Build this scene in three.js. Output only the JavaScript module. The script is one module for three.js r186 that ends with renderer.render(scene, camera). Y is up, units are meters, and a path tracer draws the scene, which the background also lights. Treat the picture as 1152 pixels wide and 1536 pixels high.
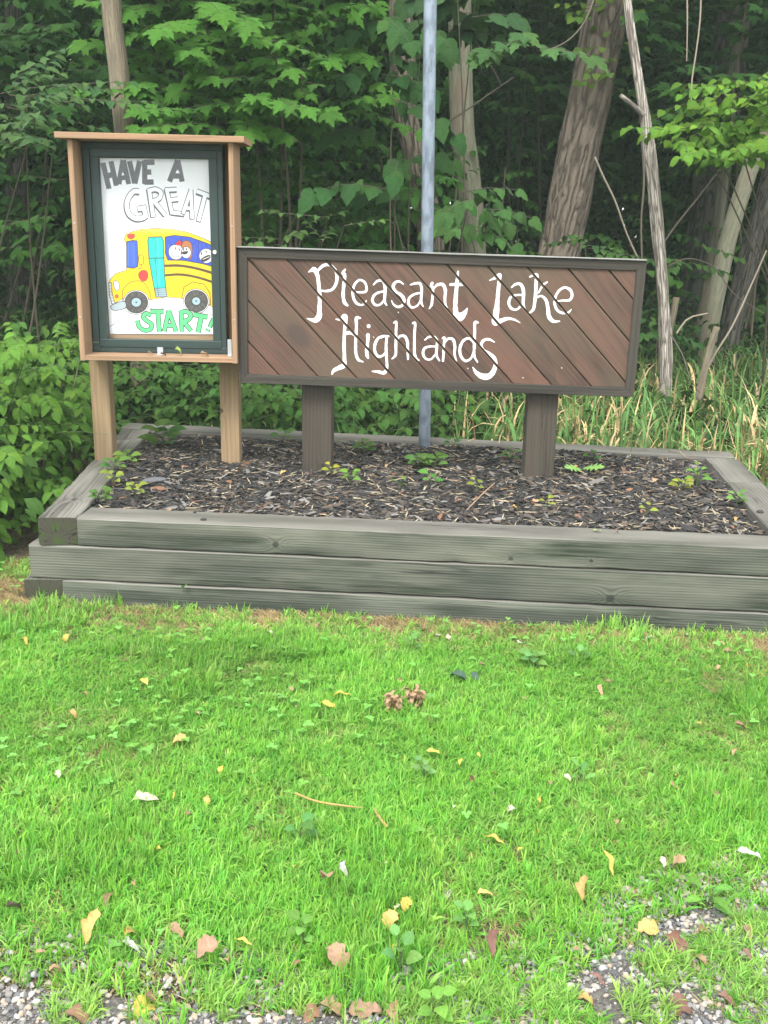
import * as THREE from 'three';
import { mergeGeometries } from 'three/addons/utils/BufferGeometryUtils.js';

// ------------------------------------------------------------------ camera, sky, sun, exposure
const W = 768, H = 1024;
const scene = new THREE.Scene();
const camera = new THREE.PerspectiveCamera(52.66, W / H, 0.05, 400);
const EYE = 1.54, PITCH = -15.8 * Math.PI / 180, ROLL = 1.1 * Math.PI / 180;
camera.position.set(0, EYE, 0);
camera.rotation.order = 'YXZ';
camera.rotation.set(PITCH, 0, ROLL);
scene.add(camera);

const renderer = new THREE.WebGLRenderer({ antialias: true });
renderer.setSize(W, H);
renderer.toneMapping = THREE.LinearToneMapping;
renderer.toneMappingExposure = 3.5;
renderer.shadowMap.enabled = true;

// overcast sky: bright towards the zenith, a little duller at the horizon, thin uneven cloud
function rng(seed) { let a = seed >>> 0; return () => { a = (a + 0x6d2b79f5) | 0; let t = Math.imul(a ^ (a >>> 15), 1 | a); t = (t + Math.imul(t ^ (t >>> 7), 61 | t)) ^ t; return ((t ^ (t >>> 14)) >>> 0) / 4294967296; }; }
function hash3(x, y, z) { let h = Math.imul(x, 374761393) ^ Math.imul(y, 668265263) ^ Math.imul(z, 2147483647 ^ 0x5bd1e995); h = Math.imul(h ^ (h >>> 13), 1274126177); return ((h ^ (h >>> 16)) >>> 0) / 4294967296; }
function noise(x, y, z = 0) {
  const xi = Math.floor(x), yi = Math.floor(y), zi = Math.floor(z); let fx = x - xi, fy = y - yi, fz = z - zi;
  fx = fx * fx * (3 - 2 * fx); fy = fy * fy * (3 - 2 * fy); fz = fz * fz * (3 - 2 * fz);
  const L = (a, b, t) => a + (b - a) * t;
  return L(L(L(hash3(xi, yi, zi), hash3(xi + 1, yi, zi), fx), L(hash3(xi, yi + 1, zi), hash3(xi + 1, yi + 1, zi), fx), fy),
    L(L(hash3(xi, yi, zi + 1), hash3(xi + 1, yi, zi + 1), fx), L(hash3(xi, yi + 1, zi + 1), hash3(xi + 1, yi + 1, zi + 1), fx), fy), fz) * 2 - 1;
}
function fbm(x, y, z = 0, o = 4) { let s = 0, a = 0.5; for (let i = 0; i < o; i++) { s += a * noise(x, y, z); x *= 2.03; y *= 2.03; z *= 2.03; a *= 0.5; } return s; }
const clamp = (x, a = 0, b = 1) => Math.min(b, Math.max(a, x));
const mix = (a, b, t) => a + (b - a) * t;
const mix3 = (a, b, t) => [mix(a[0], b[0], t), mix(a[1], b[1], t), mix(a[2], b[2], t)];
const smooth = (a, b, x) => { const t = clamp((x - a) / (b - a)); return t * t * (3 - 2 * t); };
{
  const w = 256, h = 128, d = new Float32Array(w * h * 4);
  for (let j = 0; j < h; j++) for (let i = 0; i < w; i++) {
    const el = ((j + 0.5) / h - 0.5) * Math.PI, az = (i / w) * Math.PI * 2;
    const n = 1 + 0.12 * fbm(3 + Math.cos(az) * 2.2, Math.sin(az) * 2.2, el * 3);
    const s = (el > 0 ? 0.78 + 0.42 * Math.sin(el) : 0.78) * n, o = (j * w + i) * 4;
    d[o] = s * 0.97; d[o + 1] = s; d[o + 2] = s * 1.04; d[o + 3] = 1;
  }
  const t = new THREE.DataTexture(d, w, h, THREE.RGBAFormat, THREE.FloatType);
  t.mapping = THREE.EquirectangularReflectionMapping; t.magFilter = THREE.LinearFilter; t.minFilter = THREE.LinearFilter; t.wrapS = THREE.RepeatWrapping; t.needsUpdate = true;
  scene.background = t; scene.environment = t;
}
const sun = new THREE.DirectionalLight(new THREE.Color(1, 0.97, 0.92), 1.5);
sun.position.set(-5, 19, 9); sun.target.position.set(0, 0, -4);
sun.castShadow = true; sun.shadow.radius = 40; sun.shadow.mapSize.set(2048, 2048);
Object.assign(sun.shadow.camera, { left: -22, right: 22, top: 22, bottom: -22, near: 0.5, far: 80 });
scene.add(sun, sun.target);
scene.fog = new THREE.FogExp2(new THREE.Color(0.55, 0.66, 0.58), 0.0028);

// ------------------------------------------------------------------ helpers
const taken = {};
function numbered(n) { const k = taken[n] ?? 0; taken[n] = k + 1; return k ? `${n}_${String(k).padStart(3, '0')}` : n; }
function tag(o, label, category, group) { o.userData.label = label; o.userData.category = category; if (group) o.userData.group = group; return o; }
function kind(o, k) { o.userData.kind = k; return o; }
function thing(name, label, category, pos = [0, 0, 0], group, rotY = 0) { const g = new THREE.Group(); g.name = numbered(name); g.position.set(...pos); g.rotation.y = rotY; tag(g, label, category, group); scene.add(g); return g; }
function mesh(name, geo, mat, parent) { const m = new THREE.Mesh(geo, mat); m.name = parent === scene ? numbered(name) : name; m.castShadow = m.receiveShadow = true; parent.add(m); return m; }
const V = (x, y, z) => new THREE.Vector3(x, y, z);
// the ray through a place in the view (1152 x 1536), used to survey where things stand
camera.updateMatrixWorld(true);
const FPX = 1552, QC = camera.quaternion.clone();
function rayOf(x, y) { return V((x - 576) / FPX, -(y - 768) / FPX, -1).applyQuaternion(QC); }
function onZ(x, y, z) { const d = rayOf(x, y); return V(0, EYE, 0).addScaledVector(d, z / d.z); }
function onY(x, y, h) { const d = rayOf(x, y); return V(0, EYE, 0).addScaledVector(d, (h - EYE) / d.y); }
const QI = QC.clone().invert();
function toView(p) { const v = p.clone().sub(camera.position).applyQuaternion(QI); return [576 + FPX * v.x / -v.z, 768 - FPX * v.y / -v.z, -v.z]; }

const s2l = (c) => { c /= 255; return c <= 0.04045 ? c / 12.92 : ((c + 0.055) / 1.055) ** 2.4; };
const l2s = (c) => { c = clamp(c); return 255 * (c <= 0.0031308 ? c * 12.92 : 1.055 * c ** (1 / 2.4) - 0.055); };
function tex(w, h, f, srgb = true, rep = true) {   // f(u, v) in 0..1 -> linear rgb (or grey when srgb is false)
  const d = new Uint8Array(w * h * 4);
  for (let j = 0; j < h; j++) for (let i = 0; i < w; i++) {
    const c = f((i + 0.5) / w, (j + 0.5) / h), o = (j * w + i) * 4;
    if (srgb) { d[o] = l2s(c[0]); d[o + 1] = l2s(c[1]); d[o + 2] = l2s(c[2]); } else d[o] = d[o + 1] = d[o + 2] = 255 * clamp(c);
    d[o + 3] = 255;
  }
  const t = new THREE.DataTexture(d, w, h); t.magFilter = THREE.LinearFilter; t.minFilter = THREE.LinearMipmapLinearFilter; t.generateMipmaps = true;
  if (srgb) t.colorSpace = THREE.SRGBColorSpace;
  if (rep) t.wrapS = t.wrapT = THREE.RepeatWrapping; t.needsUpdate = true; return t;
}

// wood: rings of a log whose axis runs nearly along u; lenM x widM metres of it
function wood(o) {
  const { w, h, lenM, widM, seed, ringsPerM, light, dark, stain, stainAmt = 0.5, knots = [], crack = 0.5, tilt = 0.02, depth = 0.05, fibre = 0.25, bumpM = 0.001, rough = 0.85 } = o;
  const col = new Float32Array(w * h * 4);
  for (let j = 0; j < h; j++) for (let i = 0; i < w; i++) {
    const u = (i / w) * lenM, v = (j / h) * widM;
    let dv = v - widM * 0.5, push = 0, core = 0;
    for (const [ku, kv, kr] of knots) {
      const dx = (u - ku) * 0.8, dy = v - kv, d = Math.hypot(dx, dy);
      push += kr * 1.8 * Math.exp(-(d * d) / (kr * kr * 5)) * (dy > 0 ? 1 : -1) * Math.min(1, Math.abs(dy) / kr * 2);
      core = Math.max(core, 1 - smooth(kr * 0.55, kr, d + kr * 0.2 * noise(u * 90, v * 90, seed)));
    }
    dv += push + (o.warp ?? 0.012) * fbm(u * 1.1, v * 4, seed + 7, 3);
    const dz = depth + tilt * u + 0.02 * fbm(u * 1.4, v * 2, seed + 3, 3);
    const r = Math.hypot(dv, dz) * ringsPerM; let t = r - Math.floor(r); t = t < 0.75 ? smooth(0, 0.75, t) * t : (1 - t) / 0.25;
    const fb = fbm(u * 1.6, v * 130, seed + 11, 3) + 0.6 * noise(u * 6, v * 300, seed + 12), patch = fbm(u * 2.2, v * 9, seed + 17, 4);
    let ck = 0; { const q = fbm(u * 1.6, v * 55, seed + 23, 3), gate = smooth(0.05, 0.35, fbm(u * 1.3, v * 12, seed + 29, 2)); ck = crack * gate * (1 - smooth(0.0, 0.06, Math.abs(q))); }
    let c = mix3(light, dark, clamp(0.22 + t * (o.ring ?? 0.5) + fb * fibre * 1.7 + patch * (o.blotch ?? 0.4)));
    if (stain) c = mix3(c, stain, clamp(stainAmt * smooth(-0.15, 0.5, fbm(u * 3.1, v * 14, seed + 41, 4)) * (1 + fb)));
    const k = (1 - 0.75 * ck) * (1 - 0.65 * core), g = 1 + 0.34 * fb;
    const p = (j * w + i) * 4; col[p] = c[0] * k * g; col[p + 1] = c[1] * k * g; col[p + 2] = c[2] * k * g; col[p + 3] = clamp(0.6 - t * 0.25 + fb * 0.35 - ck * 0.6 - core * 0.2);
  }
  const at = (u, v) => (Math.min(h - 1, Math.floor(v * h)) * w + Math.min(w - 1, Math.floor(u * w))) * 4;
  const map = tex(w, h, (u, v) => { const p = at(u, v); return [col[p], col[p + 1], col[p + 2]]; });
  const bump = tex(w, h, (u, v) => col[at(u, v) + 3], false);
  map.repeat.set(1 / lenM, 1 / widM); bump.repeat.set(1 / lenM, 1 / widM);
  return new THREE.MeshStandardMaterial({ map, bumpMap: bump, bumpScale: bumpM, roughness: rough, name: o.name });
}

// a beam between two points: rounded, slightly uneven section, uv in metres (u along, v around), groups 0 sides, 1 ends
function beamGeo(len, hgt, dep, { r = 0.006, wob = 0.0015, seed = 1, stations = 24, uo = 0, vo = 0, chip = 0, top = false } = {}) {
  const prof = []; const nA = 3;
  for (const [cx, cy, a0] of [[1, 1, 0], [-1, 1, 1], [-1, -1, 2], [1, -1, 3]]) for (let k = 0; k <= nA; k++) {
    const a = (a0 + k / nA) * Math.PI / 2; prof.push([cx * (dep / 2 - r) + r * Math.cos(a), cy * (hgt / 2 - r) + r * Math.sin(a)]);
  }
  const full = []; const sub = Math.max(2, Math.round(Math.max(hgt, dep) / 0.03));
  for (let k = 0; k < prof.length; k++) { const a = prof[k], b = prof[(k + 1) % prof.length]; const n = k % (nA + 1) === nA ? sub : 1; for (let q = 0; q < n; q++) full.push([mix(a[0], b[0], q / n), mix(a[1], b[1], q / n)]); }
  const N = full.length, pos = [], uv = [], idx = [];
  const per = [0]; for (let k = 0; k < N; k++) { const a = full[k], b = full[(k + 1) % N]; per.push(per[k] + Math.hypot(a[0] - b[0], a[1] - b[1])); }
  for (let i = 0; i <= stations; i++) { const x = -len / 2 + len * i / stations;
    for (let k = 0; k <= N; k++) { const [z, y] = full[k % N];
      const corner = smooth(0.5, 0.98, (Math.abs(z) / (dep / 2)) * (Math.abs(y) / (hgt / 2)));
      const n = wob * fbm(x * 5 + seed * 13, y * 9, z * 9, 3) * 2 - chip * corner * Math.max(0, fbm(x * 16 + seed * 3.1, y * 11 + seed, z * 11, 4) + 0.02) ;
      const l = Math.hypot(y, z) || 1; const ex = (i === 0 || i === stations) ? 0.4 * wob * noise(y * 60, z * 60, seed + i) : 0;
      pos.push(x + ex, y + n * y / l, z + n * z / l); uv.push(x + len / 2 + uo, per[k] + vo); } }
  const topI = []; let topK0 = 1e9, topK1 = -1; if (top) for (let k = 0; k < N; k++) { const m0 = full[k], m1 = full[(k + 1) % N]; if (m0[1] > hgt / 2 - r * 0.55 && m1[1] > hgt / 2 - r * 0.55) { topK0 = Math.min(topK0, k); topK1 = Math.max(topK1, k + 1); } }
  for (let i = 0; i < stations; i++) for (let k = 0; k < N; k++) { const a = i * (N + 1) + k, b = a + N + 1; (k >= topK0 && k < topK1 ? topI : idx).push(a, b, a + 1, b, b + 1, a + 1); }
  const nSide = idx.length; idx.push(...topI); const nTop = idx.length;
  for (const end of [0, 1]) { const c = pos.length / 3, row = end ? stations : 0; const x = end ? len / 2 : -len / 2;
    pos.push(x - (end ? 0.001 : -0.001), 0, 0); uv.push(0.5 * 0.14, 0.5 * 0.14);
    const s0 = pos.length / 3; for (let k = 0; k <= N; k++) { const s = (row * (N + 1) + k) * 3; pos.push(pos[s], pos[s + 1], pos[s + 2]); uv.push(0.07 + pos[s + 2], 0.07 + pos[s + 1]); }
    for (let k = 0; k < N; k++) end ? idx.push(c, s0 + k + 1, s0 + k) : idx.push(c, s0 + k, s0 + k + 1); }
  const g = new THREE.BufferGeometry(); g.setAttribute('position', new THREE.Float32BufferAttribute(pos, 3)); g.setAttribute('uv', new THREE.Float32BufferAttribute(uv, 2)); g.setIndex(idx);
  g.addGroup(0, nSide, 0); if (nTop > nSide) g.addGroup(nSide, nTop - nSide, 2); g.addGroup(nTop, idx.length - nTop, 1); g.computeVertexNormals(); return g;
}
function beam(name, p0, p1, hgt, dep, mats, parent, opt) {  // from p0 to p1 (centre line)
  const d = p1.clone().sub(p0), m = mesh(name, beamGeo(d.length(), hgt, dep, opt), mats, parent); m.position.copy(p0).add(p1).multiplyScalar(0.5);
  const x = d.clone().normalize(), up = Math.abs(x.y) > 0.9 ? V(0, 0, -1) : V(0, 1, 0), z = x.clone().cross(up).normalize(), y = z.clone().cross(x);
  m.quaternion.setFromRotationMatrix(new THREE.Matrix4().makeBasis(x, y, z)); return m;
}
// tapered tube along points with radii, uneven bark relief; uv in metres
function tubeGeo(pts, radii, { seg = 10, per = 0.12, amp = 0, freq = 12, ridge = 0, ridges = 11, seed = 0, cap = true } = {}) {
  const curve = new THREE.CatmullRomCurve3(pts), len = curve.getLength(), n = Math.max(2, Math.round(len / per));
  const fr = curve.computeFrenetFrames(n, false), pos = [], uv = [], idx = [];
  let N = V(1, 0, 0), last = null;
  for (let i = 0; i <= n; i++) { const t = i / n, p = curve.getPointAt(t), T = fr.tangents[i];
    if (!last) { N = (Math.abs(T.x) > 0.9 ? V(0, 0, 1) : V(1, 0, 0)); } N.addScaledVector(T, -N.dot(T)).normalize(); const B = T.clone().cross(N); last = T;
    const k = t * (radii.length - 1), k0 = Math.min(radii.length - 2, Math.floor(k)), r = mix(radii[k0], radii[k0 + 1], k - k0);
    for (let j = 0; j <= seg; j++) { const a = (j % seg) / seg * Math.PI * 2, ca = Math.cos(a), sa = Math.sin(a);
      let q = 1 + amp * fbm(ca * 1.3 + seed * 7, sa * 1.3, t * len * freq / 6, 3);
      if (ridge) { const w = noise(ca * ridges / 3.2 + seed, sa * ridges / 3.2, t * len * 2.2 + seed) ; q += ridge * (Math.abs(w) * 2 - 0.6); }
      pos.push(p.x + (N.x * ca + B.x * sa) * r * q, p.y + (N.y * ca + B.y * sa) * r * q, p.z + (N.z * ca + B.z * sa) * r * q); uv.push(j / seg * Math.max(0.05, r * 6.283), t * len); } }
  for (let i = 0; i < n; i++) for (let j = 0; j < seg; j++) { const a = i * (seg + 1) + j, b = a + seg + 1; idx.push(a, a + 1, b, b, a + 1, b + 1); }
  if (cap) for (const end of [0, n]) { const p = curve.getPointAt(end / n), c = pos.length / 3; pos.push(p.x, p.y, p.z); uv.push(0, 0); for (let j = 0; j < seg; j++) { const a = end * (seg + 1) + j; end ? idx.push(c, a, a + 1) : idx.push(c, a + 1, a); } }
  const g = new THREE.BufferGeometry(); g.setAttribute('position', new THREE.Float32BufferAttribute(pos, 3)); g.setAttribute('uv', new THREE.Float32BufferAttribute(uv, 2)); g.setIndex(idx); g.computeVertexNormals(); return g;
}
// ------------------------------------------------------------------ ground
const bedFront = (x) => -3.757 + 0.0817 * x;
function groundY(x, z) {
  let y = 0.06 - 0.03 * smooth(-2.3, -1.5, z) + 0.16 * smooth(-4.6, -6.6, z) + 0.02 * Math.max(0, -z - 6.6) * (z > -40 ? 1 : 0) + (z <= -40 ? 0.668 : 0);
  y += 0.10 * smooth(-1.5, -2.6, x) * smooth(-3.6, -5, z);
  y += 0.012 * fbm(x * 1.3, z * 1.3, 1, 3) * smooth(-1.4, -2.2, z);
  return y;
}
const soilMap = tex(512, 512, (u, v) => {
  const p = (s) => fbm(Math.cos(u * 6.283) * s, Math.sin(u * 6.283) * s + Math.cos(v * 6.283) * s * 1.1, Math.sin(v * 6.283) * s, 4);
  const a = p(3), b = p(14), c = p(40);
  let q = mix3([0.030, 0.024, 0.014], [0.085, 0.062, 0.034], clamp(0.5 + a + b * 0.6));
  if (c > 0.28) q = mix3(q, [0.20, 0.15, 0.085], 0.7); return q;
});
const soilBump = tex(512, 512, (u, v) => 0.5 + 0.7 * fbm(Math.cos(u * 6.283) * 14, Math.sin(u * 6.283) * 14 + Math.cos(v * 6.283) * 15, Math.sin(v * 6.283) * 14, 4), false);
soilMap.repeat.set(0.7, 0.7); soilBump.repeat.set(0.7, 0.7);
const soilMat = new THREE.MeshStandardMaterial({ map: soilMap, bumpMap: soilBump, bumpScale: 0.012, roughness: 1, name: 'soil' });
function sheet(name, xs, zs, yf, mat) {
  const pos = [], uv = [], idx = [], n = xs.length;
  for (const z of zs) for (const x of xs) { const [px, py, pz] = yf(x, z); pos.push(px, py, pz); uv.push(px, pz); }
  for (let j = 0; j < zs.length - 1; j++) for (let i = 0; i < n - 1; i++) { const a = j * n + i; idx.push(a, a + n, a + 1, a + n, a + n + 1, a + 1); }
  const g = new THREE.BufferGeometry(); g.setAttribute('position', new THREE.Float32BufferAttribute(pos, 3)); g.setAttribute('uv', new THREE.Float32BufferAttribute(uv, 2)); g.setIndex(idx); g.computeVertexNormals();
  const m = mesh(name, g, mat, scene); return m;
}
{
  const lin = (n, f) => Array.from({ length: n + 1 }, (_, i) => f(i / n * 2 - 1));
  const xs = lin(130, (s) => 90 * Math.sinh(4.2 * s) / Math.sinh(4.2)), zs = lin(150, (s) => -4 + 90 * Math.sinh(4.4 * s) / Math.sinh(4.4));
  kind(sheet('ground', xs, zs, (x, z) => [x, groundY(x, z), z], soilMat), 'structure');
}
// gravel shoulder and the road that runs past behind the camera
const gravelEdge = (x) => -1.70 - 0.34 * smooth(0.15, 0.85, x) - 0.03 * smooth(-0.2, -0.8, x) + 0.05 * fbm(x * 3.1, 4, 2, 3);
const gravelMap = tex(512, 512, (u, v) => { const p = (s, o) => fbm(Math.cos(u * 6.283) * s + o, Math.sin(u * 6.283) * s + Math.cos(v * 6.283) * s * 1.1, Math.sin(v * 6.283) * s, 3);
  return mix3(mix3([0.036, 0.032, 0.027], [0.115, 0.105, 0.092], clamp(0.4 + p(22, 3))), [0.15, 0.14, 0.13], clamp(p(60, 9) * 3 - 0.4)); });
gravelMap.repeat.set(1.4, 1.4);
const gravelMat = new THREE.MeshStandardMaterial({ map: gravelMap, roughness: 1, name: 'gravel_bed' });
{
  const xs = Array.from({ length: 121 }, (_, i) => -12 + i * 0.2), zs = Array.from({ length: 17 }, (_, i) => i / 16);
  kind(sheet('gravel_shoulder', xs, zs, (x, t) => { const z = mix(gravelEdge(x), -0.7, t); return [x, groundY(x, z) + 0.005, z]; }, gravelMat), 'structure');
  const asphalt = new THREE.MeshStandardMaterial({ color: new THREE.Color(0.075, 0.073, 0.07), roughness: 0.95, name: 'asphalt' });
  kind(sheet('road', [-60, -20, -6, 0, 6, 20, 60], [-0.75, 0.5, 2, 4, 5.8], (x, z) => [x, 0.045, z], asphalt), 'structure');
}

// ------------------------------------------------------------------ raised bed of weathered timbers
const greyA = { w: 1536, h: 300, lenM: 3.1, widM: 0.6, light: [0.132, 0.131, 0.102], dark: [0.026, 0.031, 0.023], stain: [0.013, 0.020, 0.010], stainAmt: 0.65, ring: 0.6, warp: 0.009, blotch: 0.85, crack: 1, fibre: 0.18, bumpM: 0.0015 };
const timberMats = [
  wood({ ...greyA, name: 'grey_timber', seed: 3, ringsPerM: 105, tilt: 0.022, depth: 0.03, knots: [[0.80, 0.485, 0.014], [1.70, 0.47, 0.009], [2.0, 0.475, 0.009], [2.3, 0.1, 0.02]] }),
  wood({ ...greyA, name: 'grey_timber_two', seed: 31, ringsPerM: 95, tilt: -0.018, depth: 0.07, knots: [[2.28, 0.50, 0.017], [0.35, 0.2, 0.02], [1.2, 0.3, 0.014]] }),
  wood({ ...greyA, name: 'grey_timber_three', seed: 57, ringsPerM: 100, tilt: 0.012, depth: 0.05, light: [0.118, 0.124, 0.096], knots: [[0.9, 0.42, 0.016], [2.6, 0.18, 0.018]] }),
];
const silverMat = wood({ ...greyA, name: 'silver_timber', seed: 77, ringsPerM: 85, tilt: 0.01, depth: 0.03, light: [0.165, 0.155, 0.132], dark: [0.048, 0.044, 0.036], stain: [0.06, 0.064, 0.045], stainAmt: 0.3, crack: 1, knots: [[0.7, 0.25, 0.015], [1.9, 0.28, 0.018]] });
const endMap = tex(256, 256, (u, v) => { // end grain with radial checks, moss patches
  const x = (u - 0.45) * 0.14, y = (v - 0.3) * 0.14, r = Math.hypot(x, y) + 0.003 * fbm(u * 5, v * 5, 2), a = Math.atan2(y, x);
  const t = r * 190 - Math.floor(r * 190), ck = (1 - smooth(0, 0.10, Math.abs(noise(a * 4.5, r * 14, 3)))) * smooth(0.012, 0.03, r);
  let c = mix3([0.060, 0.056, 0.036], [0.020, 0.020, 0.013], smooth(0.2, 1, t)); c = mix3(c, [0.032, 0.056, 0.012], smooth(0.0, 0.3, fbm(u * 5, v * 5, 9, 4))); const k = 1 - 0.8 * ck; return [c[0] * k, c[1] * k, c[2] * k]; });
endMap.repeat.set(1 / 0.14, 1 / 0.14);
const endMat = new THREE.MeshStandardMaterial({ map: endMap, bumpMap: endMap, bumpScale: 0.004, roughness: 1, name: 'end_grain' });
const bed = thing('raised_bed', 'long low raised garden bed of stacked weathered grey timbers round the sign', 'raised bed', [0.1, 0.05, -4.6]);
const B = (x, y, z) => V(x - 0.1, y - 0.05, z + 4.6);
const cs = [[0.40, 0.289, 0], [0.286, 0.149, 0.006], [0.146, 0.0, 0.013]];
{
  let s = 1;
  const put = (a, b, h, d, m, o) => beam('timber', a, b, h, d, [m, endMat, silverMat], bed, { seed: s += 1.7, stations: 60, wob: 0.0009, r: 0.006, chip: 0.009, uo: s * 0.37, ...o });
  cs.forEach(([yt, yb, off], k) => {
    const y = (yt + yb) / 2, h = yt - yb, d = 0.17, zf = (x) => bedFront(x) - d / 2 + off;
    const xl = [-1.186, -1.385, -1.257][k];
    put(B(xl, y, zf(xl)), B(1.66, y, zf(1.66)), h, d, timberMats[k], { uo: 0.02, vo: 0, top: true });
    // sides and back
    const zl = (x) => bedFront(x) + off;
    if (k === 1) put(B(-1.30, y, -4.06), B(-1.395, y, -5.62), h, 0.15, silverMat);
    else { const x0 = k ? -1.338 : -1.268; put(B(x0, y, zl(x0) + 0.002), B(-1.375 - 0.02 * k, y, -5.60), h, 0.156, silverMat, { vo: 0.2 }); }
    put(B(1.585, y, -3.81), B(1.715, y, -5.16), h, 0.165, k ? timberMats[1] : silverMat, { vo: 0.33 });
    if (k < 2) put(B(-1.46, y - 0.004 * k, -5.72), B(1.80, y, -5.25), h, 0.15, k ? timberMats[0] : silverMat, { vo: 0.1 });
  });
}
// mulch surface
const inBed = (x, z) => { const t = (z + 3.9) / -1.75; const xl = mix(-1.20, -1.30, t), xr = mix(1.50, 1.63, t); return x > xl && x < xr && z < bedFront(x) - 0.165 && z > -5.63 + 0.145 * (x + 1.4); };
const mulchY = (x, z) => 0.372 + 0.022 * fbm(x * 2.1, z * 2.1, 5, 3) + 0.02 * Math.exp(-((z + 4.75) ** 2) / 0.25);
{
  const xs = Array.from({ length: 61 }, (_, i) => i / 60), zs = Array.from({ length: 41 }, (_, i) => i / 40);
  const mm = tex(512, 512, (u, v) => mix3([0.012, 0.011, 0.010], [0.05, 0.042, 0.035], clamp(0.4 + 1.3 * fbm(u * 22, v * 60, 4, 4)))); mm.repeat.set(1.2, 1.2);
  kind(sheet('mulch_bed', xs, zs, (s, t) => { const zt = -5.66, z = mix(bedFront(0) - 0.13, -5.66, t); const x = mix(mix(-1.23, -1.31, t), mix(1.53, 1.66, t), s); const z2 = mix(bedFront(x) - 0.14, -5.68 + 0.145 * (x + 1.4), t); return [x, mulchY(x, z2), z2]; },
    new THREE.MeshStandardMaterial({ map: mm, roughness: 1, name: 'dark_mulch' })), 'structure');
}

// ------------------------------------------------------------------ the sign
const SW = 1.776, SH = 0.592, FR = 0.040;
const sign = thing('wooden_sign', 'wide brown wooden sign of diagonal boards with white hand-painted lettering', 'sign', [0.224, 0.35, -4.655]);
sign.rotation.y = -0.035;
const board = new THREE.Group(); // local frame of the panel (kept flat: children are added to the sign itself)
const SP = 0.1755, SL = 0.965, BX0 = -0.852, BY0 = SH / 2 - FR;
const panelY = 1.101 - 0.35, tiltZ = -0.012;
const onPanel = (m, z) => { m.rotation.z = tiltZ; m.position.set(0, panelY, z); return m; };
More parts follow.
